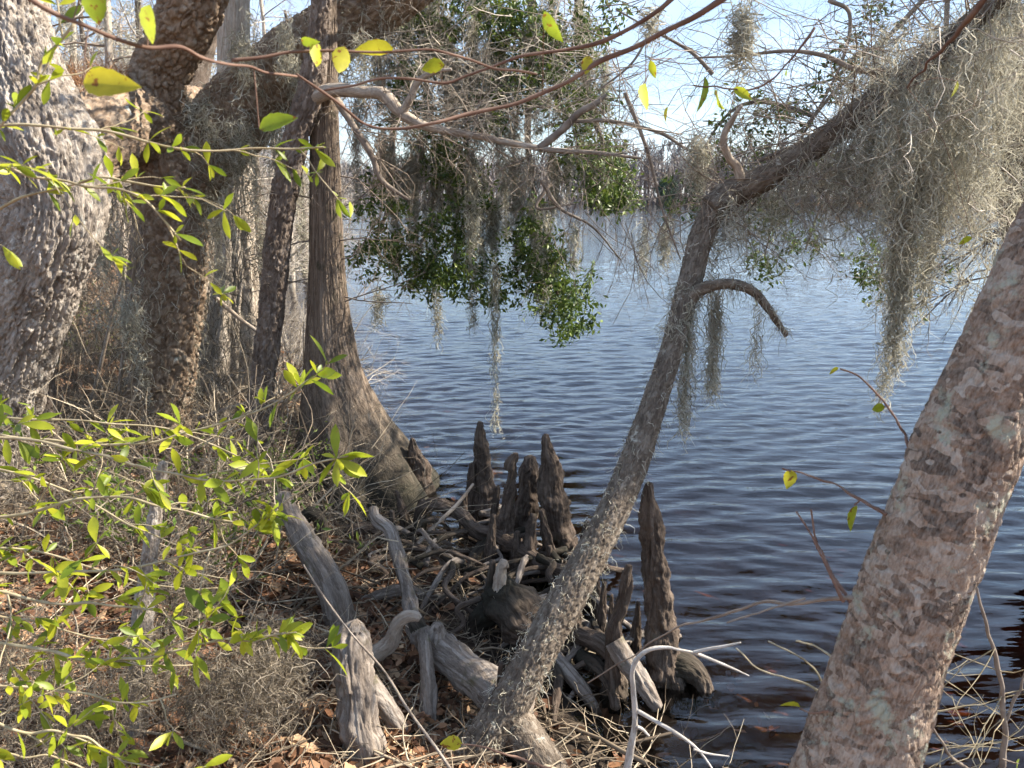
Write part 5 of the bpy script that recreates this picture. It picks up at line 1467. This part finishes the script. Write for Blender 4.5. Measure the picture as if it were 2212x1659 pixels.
def leafy(parent, pts, Y, r0, nl, side=3, twl=0.22, lsc=1.0):
    pts = [(pts[0][0] - 260, pts[0][1] * 0.8 + 330), (pts[0][0] - 110, pts[0][1] * 0.93 + 90)] + list(pts)      # back to the shrub's own foot
    if isinstance(Y, (list, tuple)):
        Y = [Y[0], Y[0]] + list(Y)
    Ys = Y if isinstance(Y, (list, tuple)) else [Y] * len(pts)
    C = spline(np.array([P(a, b, y) for (a, b), y in zip(pts, Ys)]), 16)
    C[1:-1] += rng.normal(size=(14, 3)) * 0.003
    k = mpp(pts[0][0], pts[0][1], Ys[0])
    br = mkt('branch', tube(C, np.linspace(r0, r0 * 0.35, 16) * k * 0.85, 80, 8, d_ridges(0.0007, 80, 20, 5, 0.2)), M['shrubtwig'], parent)
    s = spline(C, 80)
    T = norm(np.gradient(s, axis=0))
    roots = []
    st = []
    for q in np.linspace(28, 75, side).astype(int):
        d = norm(T[q] + rng.normal(size=3) * np.array([0.5, 0.6, 0.75]))
        tw = twigs(s[q][None], d[None], twl * rng.uniform(0.6, 1.5), r0 * k * 0.35, 1, 1, 0, 0.14, K=8)
        st.append((tw[0][0], tw[0][1]))
        roots.append(tw[0][0][0])
    for t_ in st:
        strands_obj('twig', [t_], M['shrubtwig'], br, 4)
    lines = [(s[24:], 1.0)] + [(r_, 1.2) for r_ in roots]
    tot = sum(len(l) and np.linalg.norm(l[-1] - l[0]) * w_ for l, w_ in lines)
    for l, w_ in lines:
        m = max(4, int(round(nl * np.linalg.norm(l[-1] - l[0]) * w_ / tot)))
        j = 0
        while j < m:
            t = (rng.random() ** 0.8) if rng.random() < 0.8 else 0.97
            f = t * (len(l) - 1)
            a = int(min(f, len(l) - 2))
            p_ = l[a] * (1 - (f - a)) + l[a + 1] * (f - a)
            tg = l[a + 1] - l[a]
            tg = tg / (np.linalg.norm(tg) + 1e-9)
            for _ in range(int(rng.integers(1, 4))):                      # leaves sit in small whorls
                d = norm(tg * 0.6 + rng.normal(size=3) * 0.75 + np.array([0, 0, -0.12]))
                place_leaf(LM[int(rng.integers(0, 4))], 'leaf', p_, d, br, lsc * rng.uniform(0.5, 1.1))
                j += 1
    return br

shr = thing('leafy_shrub', 'shrub with glossy yellow green leaves on long pale twigs reaching in over the bank', 'shrub', P(-200, 1500, 1.9))
mkt('trunk', trunk([(285, 1720, 2.6), (290, 1600, 2.62), (300, 1450, 2.66), (312, 1300, 2.7), (330, 1150, 2.75), (352, 1000, 2.8)], [26, 24, 22, 20, 15, 9], 160, 50, d_plates(0.008, 50, 0.4, 99)), M['oak'], shr)
leafy(shr, [(-60, 935), (60, 948), (200, 962), (330, 955), (450, 925), (560, 888), (660, 825)], 2.1, 5, 60, 5)
leafy(shr, [(-60, 945), (80, 958), (230, 985), (370, 1022), (480, 1040), (590, 1030), (690, 1000), (752, 985)], [1.9, 1.9, 1.88, 1.86, 1.84, 1.82, 1.8, 1.8], 5, 84, 6)
leafy(shr, [(-60, 1240), (100, 1235), (250, 1228), (390, 1205), (510, 1165), (600, 1100)], 1.8, 5, 72, 6)
leafy(shr, [(-60, 1262), (80, 1300), (200, 1305), (330, 1318)], 1.75, 6, 36, 4)
shl = thing('leafy_shrub', 'lowest pale shrub branches with yellow green leaves above the fallen moss', 'shrub', P(-250, 1700, 1.6))
leafy(shl, [(-60, 1370), (60, 1400), (170, 1420), (290, 1424), (400, 1400), (500, 1380), (640, 1366)], 1.7, 6, 110, 7)
leafy(shl, [(-60, 1470), (60, 1480), (180, 1500), (290, 1520), (380, 1500)], 1.6, 5, 60, 5, lsc=0.8)
leafy(shl, [(-60, 1555), (60, 1575), (170, 1590), (260, 1640)], 1.5, 6, 60, 5, lsc=0.9)
leafy(shr, [(-60, 1120), (60, 1110), (160, 1075), (300, 1080), (420, 1110), (520, 1130)], 2.2, 6, 48, 5)
shm = thing('leafy_shrub', 'middle tier of thin leafy shrub twigs between the longer branches', 'shrub', P(-260, 1600, 2.3))
leafy(shm, [(-60, 1180), (80, 1190), (220, 1230), (350, 1270), (470, 1270)], 2.2, 4, 60, 5)
leafy(shm, [(-60, 1010), (90, 1040), (220, 1100), (340, 1160), (430, 1190)], 2.3, 4, 60, 5)
leafy(shm, [(-60, 1320), (100, 1350), (230, 1380), (330, 1370)], 2.0, 4, 40, 4)
leafy(shm, [(-60, 900), (100, 905), (230, 915), (380, 930), (500, 980), (560, 1010)], 2.4, 4, 60, 5)
leafy(shm, [(-60, 1620), (60, 1630), (160, 1650), (240, 1690)], 1.5, 4, 30, 3)
shu = thing('leafy_shrub', 'upper spray of green leaved twigs crossing in front of the big oak', 'shrub', P(-250, 600, 1.4))
leafy(shu, [(-60, 280), (60, 272), (180, 280), (300, 300), (380, 318), (480, 325), (600, 322), (700, 318)], [1.5, 1.5, 1.52, 1.54, 1.55, 1.58, 1.6, 1.6], 5, 64, 6, 0.12, 0.62)
leafy(shu, [(-60, 365), (60, 378), (170, 400), (270, 410), (350, 470), (390, 520)], 1.4, 5, 80, 7, 0.16, 0.62)
leafy(shu, [(-60, 330), (40, 230), (80, 160), (120, 90), (160, 50)], 1.3, 6, 44, 5, 0.14, 0.6)
leafy(shu, [(-60, 480), (60, 420), (150, 400), (220, 380), (330, 395), (400, 405)], 1.5, 5, 50, 5, 0.12, 0.62)

# ------------------------------------------------------------------ twigs with yellow leaves
YM = [leaf_mesh('yellow_leaf_shape', M['yellowleaf'], L, W_, b, f, 0.42, teeth=1) for L, W_, b, f in ((0.052, 0.036, 0.12, 0.25), (0.046, 0.034, 0.3, 0.35), (0.055, 0.024, 0.1, 0.5))]
def yellow(name, label, branches, leaves, mat='redtwig', cat='twig'):
    b0_ = branches[0]
    e = thing(name, label, cat, P(*b0_[0][0]))
    for pts, r0 in branches:
        C = spline(np.array([P(*c) for c in pts]), 14)
        C[1:-1] += rng.normal(size=(12, 3)) * 0.0045 * min(1, np.linalg.norm(C[-1] - C[0]))
        kk_ = mpp(*pts[0])
        mkt('stem', tube(C, np.linspace(r0, r0 * 0.3, 14) * kk_ * 0.8 * (1 + 0.25 * (rng.random(14) > 0.7)), 70, 7, d_ridges(0.0006, 80, 20, 5, 0.15)), M[mat], e)
    for (px, py, Y_, ang, sz, m_) in leaves:
        # ang: direction of the tip in the picture plane, degrees clockwise from pointing right
        kk_ = mpp(px, py, Y_)
        a = math.radians(ang)
        d = np.array([math.cos(a), rng.normal() * 0.25, -math.sin(a)])
        near_ = min((np.linalg.norm(q_ - P(px, py, Y_)), tuple(q_)) for pts, r0 in branches for q_ in spline(np.array([P(*c) for c in pts]), 30))
        if near_[0] > 0.008:                          # leaf stalk back to the twig
            a0_, a1_ = np.array(near_[1]), P(px, py, Y_)
            strands_obj('stalk', [(spline(np.array([a0_, (a0_ + a1_) / 2 + [0, 0, 0.12 * near_[0]], a1_]), 6)[None], np.full((1, 6), 0.0009))], M[mat], e, 4)
        o = place_leaf(YM[m_], 'leaf', P(px, py, Y_), d, e, sz * kk_ / 0.05, roll=math.pi / 2 + rng.normal() * 0.5)
    return e
yellow('sapling_twig', 'thin curved twig with two small yellow leaves reaching out of the lichened trunk', [([(1972, 995, 1.55), (1950, 930, 1.6), (1905, 865, 1.65), (1850, 810, 1.7), (1815, 797, 1.72)], 4)],
       [(1812, 795, 1.72, 150, 24, 0), (1912, 880, 1.65, 175, 30, 0)])
yellow('sapling_twig', 'thin red twig with two large yellow leaves beside the lichened trunk', [([(1915, 1112, 1.5), (1860, 1080, 1.55), (1800, 1045, 1.6), (1745, 1028, 1.64), (1690, 1012, 1.66)], 4), ([(1858, 1080, 1.55), (1845, 1092, 1.55)], 2)],
       [(1710, 1016, 1.65, 95, 44, 1), (1852, 1092, 1.55, 110, 56, 0)])
yellow('sapling_twig', 'twig holding one green yellow leaf flat above the dark water', [([(1790, 1535, 1.42), (1755, 1540, 1.45), (1728, 1530, 1.48)], 3)], [(1728, 1527, 1.48, 195, 46, 2)])
yellow('sapling_twig', 'orange twig with a single yellow leaf crossing the foot of the leaning tree', [([(1190, 1660, 2.2), (1110, 1635, 2.2), (1040, 1612, 2.2), (995, 1608, 2.2)], 4)], [(998, 1606, 2.2, 175, 46, 0)])
yellow('sapling_twig', 'two bare upright twigs rising from the knot of the lichened trunk', [([(1838, 1300, 1.4), (1800, 1240, 1.45), (1765, 1170, 1.5), (1752, 1100, 1.52)], 4), ([(1822, 1300, 1.4), (1790, 1230, 1.42), (1745, 1140, 1.45), (1720, 1105, 1.48)], 4)], [])
yellow('sapling_twig', 'long brown twig arching from the lichened trunk over the dark water to the roots', [([(1840, 1290, 1.4), (1740, 1292, 1.5), (1640, 1310, 1.6), (1520, 1340, 1.75), (1430, 1375, 1.9), (1350, 1425, 2.0), (1270, 1475, 2.1)], 5), ([(1740, 1292, 1.5), (1680, 1310, 1.52), (1570, 1345, 1.55)], 3)], [], mat='twig')
yellow('sapling_twig', 'yellowish bare twigs low over the water left of the lichened trunk', [([(1785, 1500, 1.6), (1720, 1470, 1.65), (1640, 1445, 1.7), (1590, 1400, 1.75)], 3), ([(1790, 1510, 1.6), (1755, 1440, 1.62), (1700, 1405, 1.65), (1660, 1385, 1.7)], 2.5), ([(1800, 1420, 1.5), (1760, 1395, 1.55), (1720, 1385, 1.6)], 2.5)], [], mat='shrubtwig')
# bare saplings in the lower right corner
e = yellow('bare_sapling', 'thin bare sapling with many fine shoots at the lower corner behind the lichened trunk', [([(2160, 1720, 2.0), (2170, 1600, 2.0), (2165, 1480, 2.0), (2140, 1370, 2.0), (2110, 1270, 2.0)], 9), ([(2150, 1690, 2.0), (2060, 1640, 2.0), (2010, 1560, 2.0), (1975, 1500, 2.0)], 5), ([(2170, 1560, 2.0), (2205, 1480, 2.0), (2230, 1400, 2.0)], 4), ([(2165, 1640, 1.9), (2200, 1650, 1.9)], 2)],
           [(2195, 1645, 1.9, 60, 40, 0)], mat='twig', cat='sapling')
q = np.array([P(x, y, 2.0) for x, y in ((2165, 1500), (2150, 1400), (2170, 1600), (2100, 1640), (2040, 1610), (2170, 1550), (2160, 1450), (2000, 1540), (2180, 1620), (2120, 1650))])
strands_obj('twigs', twigs(np.repeat(q, 2, 0), rng.normal(size=(20, 3)) * [1, 0.4, 0.6] + [0, 0, 0.3], 0.28, 0.0022, 2, 3, 0, 0.16, 0.7), M['shrubtwig'], e, 3)

# near boughs with yellow leaves crossing the upper part, out of focus
yellow('near_bough', 'blurred red brown bough sweeping down and up across the sky in front of everything', [([(1600, -30, 1.4), (1450, 60, 1.45), (1330, 120, 1.5), (1200, 190, 1.5), (1080, 235, 1.48), (960, 260, 1.45), (830, 280, 1.42), (760, 245, 1.4), (640, 160, 1.35)], 8),
       ([(1470, -20, 1.5), (1400, 40, 1.5), (1290, 100, 1.55), (1180, 115, 1.55), (1080, 130, 1.55), (980, 175, 1.55), (850, 170, 1.52), (700, 195, 1.5)], 6)],
       [(1272, 120, 1.5, 100, 38, 0), (1395, 180, 1.4, 95, 62, 0), (960, 140, 1.5, 170, 50, 0), (1175, 25, 1.3, 60, 70, 2)], cat='bough')
yellow('near_bough', 'thick blurred twig with large leaves crossing the top of the big oak', [([(-60, -60, 0.92), (60, 0, 0.93), (170, 50, 0.95), (290, 95, 1.0), (400, 108, 1.05), (500, 140, 1.15), (640, 165, 1.3)], 7), ([(500, 130, 1.2), (680, 110, 1.25), (830, 112, 1.3), (960, 108, 1.35), (1080, 150, 1.4), (1160, 160, 1.4)], 4)],
       [(190, -30, 0.95, 85, 75, 0), (325, 10, 1.0, 95, 80, 0), (180, 178, 0.95, 5, 130, 2), (690, 95, 1.25, 100, 55, 0), (745, 100, 1.25, 105, 60, 0), (650, 88, 1.25, 10, 45, 2), (850, 105, 1.3, 180, 80, 2), (560, 278, 1.2, -15, 85, 2)], cat='bough')
yellow('near_bough', 'slim twig with bright yellow leaves hanging against the white sky', [([(1760, 60, 2.0), (1700, 140, 2.0), (1640, 190, 2.0), (1560, 190, 2.0), (1500, 185, 2.0)], 3)],
       [(1550, 195, 2.0, 95, 56, 1), (1585, 190, 2.0, 35, 44, 2), (1522, 165, 2.0, 92, 70, 2), (1443, 230, 2.2, 100, 30, 2), (1405, 130, 1.8, 70, 36, 2), (1700, 150, 2.3, 100, 16, 0)], cat='twig')
yellow('near_bough', 'red brown bough fading into the moss of the upper corner', [([(2150, -30, 1.9), (2080, 60, 2.0), (2020, 120, 2.2), (1960, 190, 2.4)], 8)], [(2068, 175, 2.4, 95, 34, 0), (2100, 515, 2.6, 160, 30, 0)], cat='bough')
